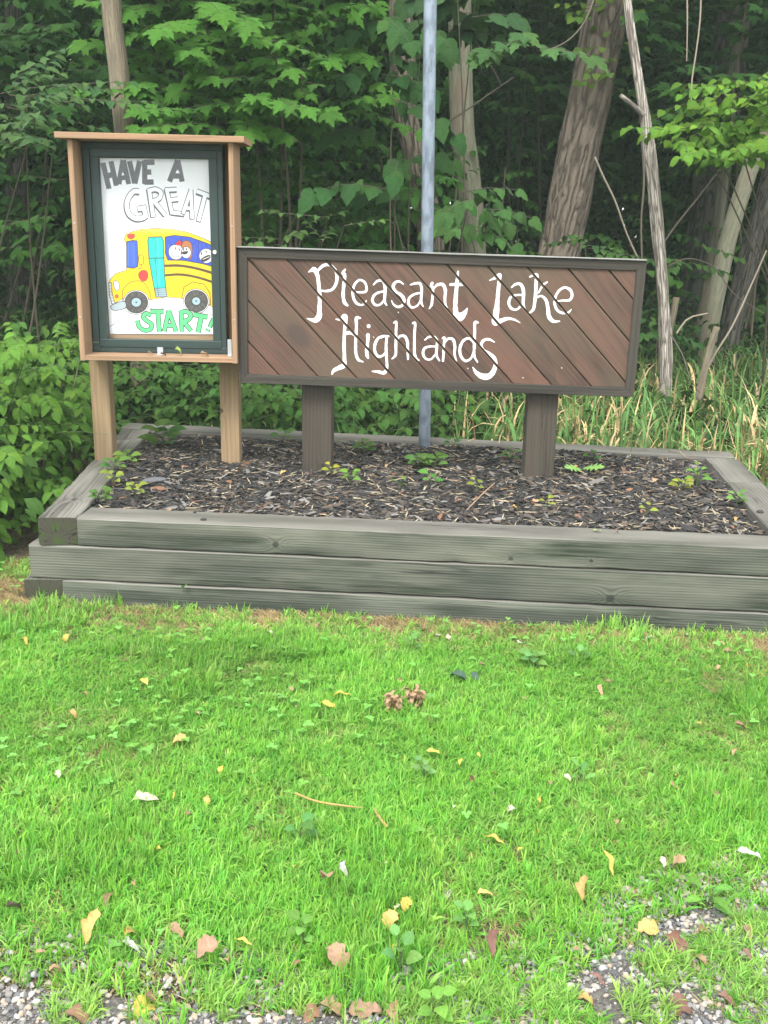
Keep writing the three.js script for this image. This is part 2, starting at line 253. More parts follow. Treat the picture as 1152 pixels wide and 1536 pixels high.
// colours of the boards and the lettering, painted in panel coordinates
const CW = 2048, CH = 683;
const signCanvas = document.createElement('canvas'); signCanvas.width = CW; signCanvas.height = CH;
const lettersOf = [ // [letter, points (x, y, width) in pixels of three surveyed views of the panel]
  ['A', [[78, 168, 6], [140, 140, 48], [175, 195, 38], [190, 300, 36], [200, 440, 40], [195, 560, 42], [190, 640, 62], [150, 680, 50], [60, 662, 8]]],
  ['A', [[182, 150, 26], [240, 100, 30], [300, 90, 28], [360, 130, 30], [388, 200, 32], [378, 290, 30], [335, 350, 28], [270, 368, 24], [215, 362, 16]]],
  ['A', [[478, 140, 18], [455, 178, 34], [470, 190, 34], [463, 300, 34], [455, 420, 34], [470, 490, 36], [500, 520, 22]]],
  ['A', [[565, 375, 14], [640, 380, 18], [700, 370, 26], [708, 320, 24], [685, 270, 24], [635, 250, 20], [585, 290, 26], [560, 370, 26], [570, 450, 30], [605, 500, 26], [650, 515, 18], [685, 500, 16], [708, 465, 8]]],
  ['A', [[785, 300, 14], [825, 262, 22], [880, 258, 22], [908, 310, 32], [908, 400, 30], [905, 480, 26], [928, 520, 10]]],
  ['A', [[895, 370, 20], [830, 385, 24], [785, 420, 26], [772, 470, 26], [800, 512, 24], [850, 512, 20], [905, 455, 20]]],
  ['B', [[172, 292, 12], [130, 265, 20], [85, 275, 28], [62, 320, 30], [90, 370, 26], [150, 410, 34], [178, 460, 32], [160, 515, 28], [110, 535, 22], [62, 505, 16], [42, 465, 8]]],
  ['B', [[248, 300, 12], [300, 285, 22], [350, 285, 24], [370, 340, 26], [365, 420, 26], [365, 490, 24], [385, 530, 10]]],
  ['B', [[355, 385, 18], [290, 400, 22], [235, 440, 26], [228, 500, 26], [265, 540, 20], [320, 520, 18], [360, 460, 18]]],
  ['B', [[485, 280, 26], [475, 310, 32], [490, 330, 24], [485, 430, 26], [475, 510, 26], [450, 552, 12]]],
  ['B', [[490, 350, 16], [540, 300, 26], [595, 295, 32], [625, 350, 32], [620, 440, 26], [625, 510, 24], [650, 560, 12]]],
  ['B', [[765, 160, 18], [757, 220, 28], [750, 300, 36], [738, 420, 42], [732, 540, 46], [745, 620, 66], [780, 640, 80], [825, 605, 54], [862, 545, 8]]],
  ['B', [[680, 297, 26], [755, 294, 32], [832, 298, 22]]],
  ['C', [[95, 252, 8], [150, 228, 26], [205, 195, 38], [200, 250, 34], [190, 340, 36], [180, 440, 40], [170, 540, 50], [160, 620, 66], [150, 700, 60], [210, 680, 44], [290, 655, 32], [360, 668, 20], [420, 700, 6]]],
  ['C', [[330, 325, 14], [375, 292, 24], [425, 290, 28], [455, 340, 34], [458, 420, 34], [455, 500, 30], [478, 560, 10]]],
  ['C', [[450, 405, 18], [390, 405, 20], [325, 425, 26], [300, 490, 28], [325, 545, 24], [380, 560, 20], [440, 510, 20]]],
  ['C', [[528, 215, 14], [570, 195, 26], [602, 195, 34], [595, 270, 34], [590, 380, 34], [578, 480, 34], [560, 560, 30], [505, 605, 10]]],
  ['C', [[715, 268, 14], [670, 300, 22], [620, 380, 16]]],
  ['C', [[600, 430, 18], [650, 415, 22], [700, 460, 30], [720, 550, 36], [730, 630, 44], [775, 682, 34], [845, 682, 10]]],
  ['C', [[800, 470, 12], [880, 462, 18], [955, 455, 26], [980, 410, 26], [960, 350, 28], [900, 325, 22], [840, 360, 26], [800, 430, 26], [795, 510, 26], [825, 570, 24], [880, 595, 24], [935, 590, 20], [972, 555, 8]]],
  ['A', [[372, 668, 8], [420, 672, 24], [470, 640, 54], [478, 680, 38], [466, 800, 32], [460, 950, 36], [462, 1080, 36], [455, 1170, 52], [400, 1200, 46], [345, 1230, 34], [325, 1270, 14]]],
  ['A', [[640, 655, 14], [600, 655, 36], [596, 740, 30], [590, 850, 30], [585, 950, 30], [590, 1050, 32], [615, 1110, 28], [665, 1132, 10]]],
  ['A', [[480, 820, 36], [530, 815, 30], [595, 850, 26]]],
  ['A', [[728, 740, 36], [728, 744, 36]]],
  ['A', [[705, 850, 16], [720, 835, 34], [715, 920, 34], [705, 1010, 36], [708, 1060, 34], [720, 1090, 18]]],
  ['A', [[945, 850, 16], [890, 850, 24], [835, 870, 26], [795, 940, 30], [795, 1020, 28], [830, 1070, 28], [880, 1060, 22], [910, 1020, 18]]],
  ['A', [[925, 850, 24], [915, 950, 28], [918, 1080, 28], [920, 1200, 28], [890, 1250, 36], [830, 1240, 30], [760, 1235, 10]]],
  ['B', [[65, 705, 14], [88, 695, 24], [88, 800, 26], [85, 950, 28], [78, 1060, 26], [40, 1098, 10]]],
  ['B', [[95, 900, 14], [130, 850, 22], [180, 850, 28], [210, 910, 28], [212, 1000, 28], [215, 1100, 20]]],
  ['B', [[270, 710, 18], [292, 705, 26], [288, 820, 28], [285, 950, 28], [290, 1060, 30], [310, 1105, 34], [335, 1110, 10]]],
  ['B', [[398, 890, 12], [440, 858, 20], [500, 855, 24], [530, 900, 30], [525, 980, 28], [525, 1060, 24], [555, 1115, 14]]],
  ['B', [[520, 960, 18], [450, 960, 20], [395, 980, 26], [378, 1040, 26], [410, 1095, 22], [460, 1100, 18], [515, 1040, 18]]],
  ['B', [[590, 870, 16], [608, 865, 26], [602, 960, 26], [598, 1050, 24], [592, 1118, 22]]],
  ['B', [[612, 920, 16], [650, 875, 24], [700, 880, 28], [722, 950, 28], [718, 1040, 26], [738, 1120, 12]]],
  ['B', [[930, 920, 18], [880, 870, 24], [820, 890, 26], [778, 970, 28], [785, 1060, 28], [835, 1115, 26], [890, 1090, 20], [925, 1010, 16]]],
  ['B', [[975, 700, 16], [945, 695, 28], [938, 800, 30], [932, 950, 30], [930, 1060, 26], [965, 1130, 12]]],
  ['C', [[140, 908, 12], [85, 880, 24], [35, 885, 28], [0, 930, 30], [15, 990, 28], [80, 1030, 30], [135, 1080, 36], [150, 1140, 38], [130, 1220, 48], [80, 1280, 60], [10, 1285, 62], [-60, 1240, 36], [-95, 1185, 10]]],
];
const viewX = { A: 450, B: 580, C: 720 };
function panelOf(px, py) { const t = (py - 373 - 0.031 * (px - 355)) / 202, s = (px - 355 + 10 * t * 0) / (612 - 22 * t); return [(s - 0.5) * SW, (0.5 - t) * SH]; }
{
  const ctx = signCanvas.getContext('2d'), im = ctx.createImageData(CW, CH), r = rng(5), tones = Array.from({ length: 20 }, () => [r(), r(), r()]);
  const ax = 0.694, ay = -0.72;
  for (let j = 0; j < CH; j++) for (let i = 0; i < CW; i++) {
    const x = (i / CW - 0.5) * SW, y = (0.5 - j / CH) * SH, q = (x - BX0 - (BY0 - y) * SL) / SP, k = Math.floor(q) + 8, f = q - Math.floor(q), t = tones[clamp(k, 0, 19)];
    const u = x * ax + y * ay + k * 1.7, v = x * 0.72 + y * 0.694;
    const dv = v + 0.01 * fbm(u * 1.5, v * 5, k, 3), rr = Math.hypot(dv - 0.3 + t[1] * 0.2, 0.04 + 0.03 * u) * 75, tt = rr - Math.floor(rr);
    const fb = fbm(u * 6, v * 170, k, 3) + 0.5 * noise(u * 12, v * 330, k), pt = fbm(u * 2.4, v * 8, 5 + k * 3.1, 4), pt2 = fbm(x * 2.2, y * 3.1, 40, 4);
    let c = mix3([0.112, 0.055, 0.036], [0.042, 0.023, 0.016], clamp(0.25 + 0.35 * smooth(0.3, 1, tt) + pt * 1.1 + fb * 0.4 + (t[0] - 0.5) * 0.6 + (f > 0.47 ? 0.06 : -0.06) * (t[2] > 0.4 ? 1 : 0)));
    c = mix3(c, [0.082, 0.064, 0.039], clamp(0.25 + pt2 * 1.5 + pt * 0.6) * 0.6);   // weathered, tan-grey blotches
    const kn = noise(u * 3.3, v * 6, k + 50); if (kn > 0.72) c = mix3(c, [0.05, 0.032, 0.026], smooth(0.72, 0.85, kn) * 0.7);
    const mid = (t[2] > 0.4 ? 1 : 0) * (1 - smooth(0.004, 0.012, Math.abs(f - 0.47))); if (mid) c = mix3(c, [0.05, 0.03, 0.025], mid * 0.5);
    const o = (j * CW + i) * 4; im.data[o] = l2s(c[0]); im.data[o + 1] = l2s(c[1]); im.data[o + 2] = l2s(c[2]); im.data[o + 3] = 255;
  }
  ctx.putImageData(im, 0, 0);
  // brush strokes
  const paint = (w, col, jit, seed) => { const rr = rng(seed); ctx.fillStyle = col; for (const [view, pts] of lettersOf) {
    const cv = new THREE.CatmullRomCurve3(pts.map((p) => { const [a, b] = panelOf(viewX[view] + p[0] / 7.2, 385 + p[1] / 7.2); return V((a / SW + 0.5) * CW, (0.5 - b / SH) * CH, 0); }));
    const n = Math.max(30, Math.round(cv.getLength() * 1.3));
    for (let i = 0; i <= n; i++) { const t = i / n, p = cv.getPoint(t), kk = t * (pts.length - 1), k0 = Math.min(pts.length - 2, Math.floor(kk)), wd = mix(pts[k0][2], pts[k0 + 1][2], kk - k0) / 7.2 * (CW / 607) * 0.5 * w;
      const e = 1 + jit * fbm(p.x * 0.12, p.y * 0.12, seed, 2); ctx.beginPath(); ctx.arc(p.x + (rr() - 0.5) * 1.2, p.y + (rr() - 0.5) * 1.2, Math.max(1.2, wd * e), 0, 7); ctx.fill(); } } };
  paint(1.04, 'rgba(200,188,180,0.25)', 0.25, 3); paint(0.95, 'rgb(214,215,216)', 0.3, 9);
  // thin places in the paint and a few drips and nail marks
  ctx.globalAlpha = 0.35; for (let i = 0; i < 260; i++) { const x = r() * CW, y = r() * CH; ctx.fillStyle = r() < 0.5 ? 'rgb(110,88,78)' : 'rgb(78,62,56)'; ctx.beginPath(); ctx.ellipse(x, y, 1 + r() * 2.4, 0.6 + r() * 0.8, 0.8, 0, 7); ctx.fill(); }
  ctx.globalAlpha = 1; for (const [x, y] of [[0.34, 0.62], [0.36, 0.625], [0.58, 0.83], [0.815, 0.80], [0.72, 0.885], [0.4, 0.43]]) { ctx.fillStyle = 'rgb(205,200,192)'; ctx.beginPath(); ctx.arc(x * CW, y * CH, 3, 0, 7); ctx.fill(); }
}
const signTex = new THREE.CanvasTexture(signCanvas); signTex.colorSpace = THREE.SRGBColorSpace; signTex.magFilter = THREE.LinearFilter;
signTex.repeat.set(1 / SW, 1 / SH); signTex.offset.set(0.5, 0.5);
const grainBump = tex(512, 512, (u, v) => 0.5 + 0.6 * fbm(u * 8, v * 140, 3, 3), false); 
const boardMat = new THREE.MeshStandardMaterial({ map: signTex, roughness: 0.8, name: 'painted_boards' });
const darkWood = { ring: 0.45, blotch: 0.6, w: 768, h: 192, lenM: 1.8, widM: 0.4, ringsPerM: 60, crack: 0.4, bumpM: 0.002, fibre: 0.22 };
const frameMat = wood({ ...darkWood, name: 'dark_frame', seed: 91, light: [0.045, 0.037, 0.028], dark: [0.018, 0.015, 0.011], stain: [0.040, 0.039, 0.025], stainAmt: 0.4 });
const postMat = wood({ ...darkWood, name: 'dark_post', seed: 95, light: [0.062, 0.048, 0.034], dark: [0.017, 0.013, 0.010], stain: [0.040, 0.043, 0.028], stainAmt: 0.35, crack: 0.7, knots: [[0.7, 0.06, 0.014], [0.15, 0.3, 0.012]] });
const capMat = wood({ ...darkWood, name: 'pale_cap', seed: 99, light: [0.24, 0.235, 0.215], dark: [0.11, 0.105, 0.095], crack: 0.8 });
{
  // boards: strips between slanting joints, clipped by the frame
  const L = -SW / 2 + FR - 0.004, R = SW / 2 - FR + 0.004, T = SH / 2 - FR + 0.004, Bt = -SH / 2 + FR - 0.004;
  const clip = (poly, f) => { const out = []; for (let i = 0; i < poly.length; i++) { const a = poly[i], b = poly[(i + 1) % poly.length], fa = f(a), fb = f(b); if (fa >= 0) out.push(a); if ((fa >= 0) !== (fb >= 0)) { const t = fa / (fa - fb); out.push([mix(a[0], b[0], t), mix(a[1], b[1], t)]); } } return out; };
  const jr = rng(44);
  for (let k = -5; k < 11; k++) {
    const q = (p) => (p[0] - BX0 - (BY0 - p[1]) * SL) / SP;
    let poly = [[L, Bt], [R, Bt], [R, T], [L, T]]; poly = clip(poly, (p) => q(p) - k - 0.0065); if (poly.length) poly = clip(poly, (p) => k + 1 - 0.0065 - q(p));
    if (poly.length < 3) continue; const dz = jr() * 0.0015;
    const g = new THREE.ExtrudeGeometry(new THREE.Shape(poly.map((p) => new THREE.Vector2(...p))), { depth: 0.004, bevelEnabled: true, bevelThickness: 0.011, bevelSize: 0.0065, bevelOffset: -0.0065, bevelSegments: 2 });
    onPanel(mesh('board', g, boardMat, sign), -0.0005 + dz);
  }
  onPanel(mesh('backing', new THREE.BoxGeometry(SW - 0.03, SH - 0.03, 0.018), frameMat, sign), -0.022);
  const rail = (pts) => { const g = new THREE.ExtrudeGeometry(new THREE.Shape(pts.map((p) => new THREE.Vector2(...p))), { depth: 0.05, bevelEnabled: true, bevelThickness: 0.003, bevelSize: 0.003, bevelOffset: -0.0025, bevelSegments: 2 }); const uv = g.attributes.uv, ps = g.attributes.position; const horiz = Math.abs(pts[0][0] - pts[1][0]) > Math.abs(pts[0][1] - pts[1][1]); for (let i = 0; i < uv.count; i++) horiz ? uv.setXY(i, ps.getX(i) + 0.9, ps.getY(i) + ps.getZ(i)) : uv.setXY(i, ps.getY(i) + 0.3, ps.getX(i) + ps.getZ(i)); onPanel(mesh('frame_rail', g, frameMat, sign), -0.028); };
  const x0 = -SW / 2, x1 = SW / 2, y0 = -SH / 2, y1 = SH / 2, f = FR;
  rail([[x0, y1], [x1, y1], [x1 - f, y1 - f], [x0 + f, y1 - f]]); rail([[x0, y0], [x1, y0], [x1 - f, y0 + f], [x0 + f, y0 + f]]);
  rail([[x0, y0], [x0, y1], [x0 + f, y1 - f], [x0 + f, y0 + f]]); rail([[x1, y0], [x1, y1], [x1 - f, y1 - f], [x1 - f, y0 + f]]);
  const cap = mesh('cap_strip', beamGeo(SW + 0.004, 0.006, 0.072, { r: 0.002, wob: 0.0012, stations: 80, seed: 4, chip: 0.02 }), [capMat, capMat], sign); cap.rotation.z = tiltZ; cap.position.set(0, panelY + SH / 2 + 0.004, 0.0);
  // posts run up behind the panel
  for (const [px, h] of [[-0.545, 0.9], [0.49, 0.9]]) { const g = beamGeo(h, 0.138, 0.138, { r: 0.008, wob: 0.0015, seed: px * 9, stations: 20, vo: px }); const m = mesh('post', g, [postMat, endMat], sign); m.rotation.z = Math.PI / 2; m.position.set(px, -0.08 + h / 2, px > 0 ? -0.103 : -0.117); }
}

// ------------------------------------------------------------------ metal pole behind the sign
{
  const zinc = tex(256, 512, (u, v) => { const a = 1.3 * fbm(u * 9, v * 16, 3, 4), s = fbm(Math.floor(u * 14 + a * 2), Math.floor(v * 40 + a * 3), 1, 1); return mix3([0.22, 0.262, 0.305], [0.125, 0.152, 0.185], clamp(0.45 + a * 1.1 + s * 0.5)); });
  zinc.repeat.set(5, 1);
  const zm = new THREE.MeshStandardMaterial({ map: zinc, metalness: 0.35, roughness: 0.55, name: 'galvanised' });
  const p = thing('metal_pole', 'tall slim galvanised metal pole rising behind the wooden sign', 'pole', [0.207, 0.30, -5.33]);
  const g = tubeGeo([V(0, 0, 0), V(-0.017, 1.1, 0.01), V(-0.036, 2.2, 0.02), V(-0.057, 3.4, 0.03)], [0.0305, 0.0305, 0.031, 0.031], { seg: 20, per: 0.2 });
  mesh('shaft', g, zm, p);
  const rust = new THREE.MeshStandardMaterial({ color: new THREE.Color(0.2, 0.21, 0.22), metalness: 0.4, roughness: 0.6, name: 'cap_metal' });
  const cg = new THREE.SphereGeometry(0.034, 20, 8, 0, 6.2832, 0, 1.57); const c = mesh('cap', cg, rust, p); c.position.set(-0.057, 3.4, 0.03);
}
// ------------------------------------------------------------------ notice kiosk
const cedarO = { w: 768, h: 192, lenM: 1.6, widM: 0.4, ringsPerM: 70, crack: 0.12, bumpM: 0.001, fibre: 0.2 };
const cedar = wood({ ...cedarO, name: 'cedar', seed: 111, light: [0.32, 0.195, 0.110], dark: [0.19, 0.108, 0.060], stain: [0.21, 0.155, 0.105], stainAmt: 0.4 });
const pine = wood({ ...cedarO, name: 'pine_post', seed: 117, light: [0.30, 0.21, 0.115], dark: [0.185, 0.12, 0.065], stain: [0.18, 0.14, 0.09], stainAmt: 0.4, knots: [[0.30, 0.315, 0.010], [0.42, 0.30, 0.012], [0.85, 0.32, 0.009], [0.2, 0.08, 0.012]] });
const greenMat = new THREE.MeshStandardMaterial({ color: new THREE.Color(0.018, 0.036, 0.033), roughness: 0.5, name: 'dark_green_metal', bumpMap: grainBump, bumpScale: 0.0002 });
const kiosk = thing('notice_kiosk', 'tall cedar notice board case on two posts with a dark green door', 'notice board', [-1.02, 0.33, -4.75]);
const K = (x, y, z) => V(x + 1.02, y - 0.33, z + 4.75);
{
  const bb = (name, x0, x1, y0, y1, z0, z1, mats, o = {}) => { // a board; grain along its longest side
    const dx = x1 - x0, dy = y1 - y0; const vert = dy > dx; const zc = (z0 + z1) / 2;
    return vert ? beam(name, K((x0 + x1) / 2, y0, zc), K((x0 + x1) / 2, y1, zc), z1 - z0, dx, mats, kiosk, { r: 0.0025, wob: 0.0004, ...o }) : beam(name, K(x0, (y0 + y1) / 2, zc), K(x1, (y0 + y1) / 2, zc), dy, z1 - z0, mats, kiosk, { r: 0.0025, wob: 0.0004, ...o }); };
  const cd = [cedar, cedar], pn = [pine, pine], gm = [greenMat, greenMat];
  bb('post', -1.394, -1.305, 0.33, 1.80, -4.93, -4.84, pn, { seed: 2, r: 0.006, vo: 0.02 });
  bb('post', -0.786, -0.697, 0.33, 1.80, -4.935, -4.845, pn, { seed: 5, r: 0.006, uo: 0.1, vo: 0.04 });
  bb('side_board', -1.371, -1.349, 0.907, 1.840, -4.835, -4.63, cd, { seed: 3, vo: 0.03 });
  bb('side_board', -0.690, -0.668, 0.907, 1.838, -4.835, -4.63, cd, { seed: 6, uo: 0.4, vo: 0.13 });
  bb('bottom_board', -1.349, -0.690, 0.908, 0.930, -4.83, -4.633, cd, { seed: 7, uo: 0.2, vo: 0.2 });
  const rf = bb('roof_board', -1.414, -0.618, 1.8405, 1.866, -4.87, -4.60, cd, { seed: 8, uo: 0.5 }); rf.rotation.z -= 0.006;
  bb('back_panel', -1.349, -0.690, 0.930, 1.839, -4.836, -4.826, cd, { seed: 9, r: 0.001 });
  // outer case and door
  const rails = (name, X0, X1, Y0, Y1, wd, z0, z1, o) => { bb(name, X0, X1, Y1 - wd, Y1, z0, z1, gm, o); bb(name, X0, X1, Y0, Y0 + wd, z0, z1, gm, o); bb(name, X0, X0 + wd, Y0 + wd, Y1 - wd, z0, z1, gm, o); bb(name, X1 - wd, X1, Y0 + wd, Y1 - wd, z0, z1, gm, o); };
  rails('case_frame', -1.344, -0.733, 0.931, 1.839, 0.030, -4.822, -4.752, { r: 0.003 });
  const doorX0 = -1.311, doorX1 = -0.757, doorY0 = 0.955, doorY1 = 1.815;
  const before = kiosk.children.length; rails('door', doorX0, doorX1, doorY0, doorY1, 0.037, -4.775, -4.748, { r: 0.003 });
  const four = kiosk.children.slice(before); four.forEach((m) => { m.updateMatrix(); kiosk.remove(m); });
  const door = mesh('door', mergeGeometries(four.map((m) => { const g = m.geometry.clone().applyMatrix4(m.matrix); g.clearGroups(); return g; })), greenMat, kiosk);
  const cork = new THREE.MeshStandardMaterial({ roughness: 1, name: 'brown_backing', color: new THREE.Color(0.30, 0.205, 0.115), bumpMap: grainBump, bumpScale: 0.001 });
  const bk = mesh('backing_board', new THREE.BoxGeometry(0.552, 0.84, 0.008), cork, kiosk); bk.position.copy(K(-1.039, 1.387, -4.80));
  const glass = new THREE.MeshPhysicalMaterial({ color: new THREE.Color(1, 1, 1), transmission: 1, thickness: 0, roughness: 0.02, ior: 1.45, name: 'clear_pane' });
  const pn2 = mesh('pane', new THREE.BoxGeometry(0.482, 0.776, 0.002), glass, door); pn2.position.copy(K(-1.039, 1.387, -4.765));
  const chrome = new THREE.MeshStandardMaterial({ color: new THREE.Color(0.75, 0.75, 0.73), metalness: 0.7, roughness: 0.3, name: 'lock_metal' });
  const lk = mesh('lock', new THREE.CylinderGeometry(0.0085, 0.0095, 0.010, 20), chrome, door); lk.rotation.x = Math.PI / 2; lk.position.copy(K(-0.776, 1.385, -4.744));
  const hz = new THREE.MeshStandardMaterial({ color: new THREE.Color(0.45, 0.47, 0.49), metalness: 0.6, roughness: 0.45, name: 'bracket_zinc' });
  const br = (x, y, z, w, h) => { const s = new THREE.Shape(); s.moveTo(-w / 2, 0); s.lineTo(w / 2, 0); s.lineTo(w / 2, h); s.lineTo(-w / 2, h); const hole = new THREE.Path(); hole.absarc(0, h * 0.6, w * 0.16, 0, 6.3); s.holes.push(hole);
    const a = new THREE.ExtrudeGeometry(s, { depth: 0.002, bevelEnabled: false }); const b = new THREE.BoxGeometry(w, 0.002, 0.02).toNonIndexed(); b.translate(0, 0.001, 0.012); const g = mergeGeometries([a, b]); const m = mesh('metal_bracket', g, hz, kiosk); m.position.copy(K(x, y, z)); return m; };
  br(-1.027, 0.9305, -4.70, 0.026, 0.034); br(-0.712, 0.9305, -4.70, 0.018, 0.075);
  for (const y of [1.5, 1.1]) for (const x of [-1.36, -0.679]) { const s = mesh('screw', new THREE.CylinderGeometry(0.003, 0.003, 0.002, 10), hz, kiosk); s.rotation.x = Math.PI / 2; s.position.copy(K(x, y, -4.6295)); }
}
// ------------------------------------------------------------------ hand-drawn poster in the case
{
  const PW = 1024, PH = 1560, cv = document.createElement('canvas'); cv.width = PW; cv.height = PH; const c = cv.getContext('2d');
  c.fillStyle = 'rgb(238,239,240)'; c.fillRect(0, 0, PW, PH);
  const P = (view) => ([x, y]) => { const px = 140 + x / 6.063, py = (view ? 330 : 230) + y / 6.063, t = (py - 240) / 263, s = (px - 147 - 17 * t) / (171 - 12.5 * t); return [s * PW, t * PH]; };
  const U = PW / 171 / 6.063; // one survey pixel on the canvas
  const path = (pts, view, close) => { const q = pts.map(P(view)); c.beginPath(); c.moveTo(...q[0]); for (let i = 1; i < q.length; i++) c.lineTo(...q[i]); if (close) c.closePath(); };
  const curve = (pts, view, close) => { const cc = new THREE.CatmullRomCurve3(pts.map((p) => { const [a, b] = P(view)(p); return V(a, b, 0); }), !!close), q = cc.getPoints(90); c.beginPath(); q.forEach((p, i) => i ? c.lineTo(p.x, p.y) : c.moveTo(p.x, p.y)); };
  c.lineJoin = 'miter'; c.lineCap = 'butt'; c.miterLimit = 3;
  const block = (strokes, view, w, line, fill, sh) => { // outlined block letter from its strokes
    const all = (dx, dy, lw, col, f) => { c.save(); c.translate(dx, dy); c.strokeStyle = col; c.lineWidth = lw; for (const s of strokes) { s.curve ? curve(s.p, view) : path(s, view); c.stroke(); } c.restore(); };
    if (sh) for (let k = 1; k <= 4; k++) all(-1.3 * k * U, 2.6 * k * U, (w + 12) * U, 'rgb(62,62,68)');
    all(0, 0, (w + 13) * U, 'rgb(38,38,44)'); all(0, 0, (w - 1) * U, fill); };
  const ink = 'rgb(30,30,38)';
  for (const L of [[[[85, 100], [138, 328]], [[158, 86], [205, 300]], [[108, 222], [190, 195]]], [[[268, 76], [228, 285]], [[270, 76], [318, 285]], [[240, 228], [302, 226]]], [[[325, 84], [372, 280]], [[418, 84], [372, 280]]], [[[463, 80], [462, 285]], [[458, 96], [552, 92]], [[460, 180], [522, 178]], [[458, 268], [542, 266]]], [[[762, 76], [685, 262]], [[764, 76], [800, 262]], [[715, 212], [795, 212]]]]) block(L, 0, 34, 0, ink);
  { const r = rng(8); c.strokeStyle = 'rgba(205,205,215,0.4)'; c.lineWidth = 1.6; for (let i = 0; i < 150; i++) { const x = 70 + r() * 740, y = 85 + r() * 220; path([[x, y], [x + 8 + r() * 18, y - 2 + r() * 6]], 0); c.stroke(); }
    c.fillStyle = 'rgb(238,239,240)'; for (const a of [[[262, 175], [252, 210], [278, 208]], [[764, 155], [745, 190], [780, 188]]]) { path(a, 0, true); c.fill(); } }
  const wht = 'rgb(238,239,240)';
  block([{ curve: 1, p: [[412, 350], [365, 350], [318, 400], [298, 470], [318, 550], [375, 590], [440, 585], [478, 560]] }, [[470, 575], [452, 495], [395, 505]]], 0, 42, 0, wht, 1);
  block([[[500, 325], [535, 575]], { curve: 1, p: [[490, 345], [560, 330], [605, 355], [595, 405], [530, 440]] }, [[540, 430], [645, 560]]], 0, 36, 0, wht, 1);
  block([[[657, 322], [706, 550]], [[645, 335], [750, 330]], [[680, 425], [762, 415]], [[700, 535], [815, 548]]], 0, 34, 0, wht, 1);
  block([[[880, 330], [802, 545]], [[878, 330], [885, 590]], [[835, 495], [890, 500]]], 0, 32, 0, wht, 1);
  block([[[930, 345], [1080, 400]], [[1005, 380], [940, 612]]], 0, 36, 0, wht, 1);
  // bus
  const Y = 'rgb(248,208,36)', dk = 'rgb(62,58,52)'; c.lineJoin = 'round'; c.lineCap = 'round';
  const shape = (pts, fill, w = 4.5, sm = true, line = dk) => { sm ? curve(pts, 1, true) : path(pts, 1, true); if (fill) { c.fillStyle = fill; c.fill(); } if (w) { c.strokeStyle = line; c.lineWidth = w * 1.45 * U; c.stroke(); } };
  const line = (pts, w, col = dk, sm = true) => { sm ? curve(pts, 1) : path(pts, 1); c.strokeStyle = col; c.lineWidth = w * (w < 12 ? 1.4 : 1) * U; c.stroke(); };
  line([[130, 990], [190, 950], [230, 915], [290, 885], [335, 862]], 3, 'rgb(90,90,90)'); line([[480, 815], [560, 800], [640, 812], [720, 800], [810, 812]], 3, 'rgb(90,90,90)'); line([[930, 840], [1000, 850], [1080, 880]], 3, 'rgb(90,90,90)');
  { const top = [[292, 455], [292, 205], [272, 175], [282, 138], [330, 108], [420, 82], [550, 72], [700, 78], [850, 108], [980, 158], [1110, 225]], bot = [[1110, 815], [1005, 770], [790, 712], [640, 702], [500, 728], [470, 690], [380, 640], [290, 700], [180, 765], [150, 700], [133, 600], [145, 545], [195, 485], [292, 455]];
    path([...top, ...bot], 1, true); c.fillStyle = Y; c.fill(); c.strokeStyle = dk; c.lineWidth = 5 * U; c.stroke(); }
  line([[255, 125], [330, 118]], 6, 'rgb(236,170,120)');
  shape([[308, 130], [365, 128], [362, 155], [330, 170], [302, 150]], 'rgb(226,72,58)', 3);
  shape([[296, 195], [350, 182], [388, 186], [394, 300], [392, 420], [355, 437], [294, 428]], 'rgb(62,98,205)', 5, false);
  shape([[405, 320], [435, 315], [442, 390], [412, 405]], Y, 4); line([[425, 400], [418, 435], [395, 438]], 4);
  shape([[402, 480], [432, 456], [468, 460], [484, 500], [466, 548], [436, 555], [404, 525]], 'rgb(222,62,62)', 3);
  shape([[492, 152], [610, 148], [622, 180], [632, 520], [650, 698], [552, 702], [520, 520], [492, 350], [484, 180]], 'rgb(22,196,184)', 5, false);
  shape([[542, 622], [640, 614], [650, 698], [552, 702]], 'rgb(150,175,185)', 3, false); for (const y of [640, 660, 680]) line([[545, y], [646, y - 4]], 2.5, 'rgb(110,125,135)');
  line([[494, 345], [630, 340]], 5); line([[548, 160], [556, 345]], 3); line([[548, 345], [575, 690]], 3); line([[545, 358], [548, 380]], 3); line([[566, 356], [566, 380]], 3);
  shape([[640, 150], [720, 134], [860, 150], [985, 195], [1110, 245], [1110, 430], [960, 390], [800, 362], [660, 360], [640, 300]], 'rgb(54,82,190)', 5, false);
  { const r = rng(12); c.strokeStyle = 'rgba(150,170,235,0.35)'; c.lineWidth = 2; for (let i = 0; i < 46; i++) { const x = 650 + r() * 400, y = 160 + r() * 90 + (x - 650) * 0.12; path([[x, y], [x + 3, y + 50 + r() * 60]], 1); c.stroke(); } for (let i = 0; i < 14; i++) { const x = 300 + r() * 85; path([[x, 205], [x + 2, 410]], 1); c.stroke(); }
    c.strokeStyle = 'rgba(180,250,240,0.35)'; for (let i = 0; i < 16; i++) { const x = 500 + r() * 110; path([[x, 165], [x + 6, 335]], 1); c.stroke(); path([[x + 15, 360], [x * 0.6 + 235, 600]], 1); c.stroke(); } }
  const face = (x, y, rx, ry) => { const q = []; for (let i = 0; i < 14; i++) q.push([x + rx * Math.cos(i / 14 * 6.283), y + ry * Math.sin(i / 14 * 6.283)]); shape(q, wht, 3.5); };
  shape([[790, 250], [790, 195], [830, 180], [872, 205], [880, 300], [862, 355], [840, 300]], 'rgb(176,112,72)', 3); 
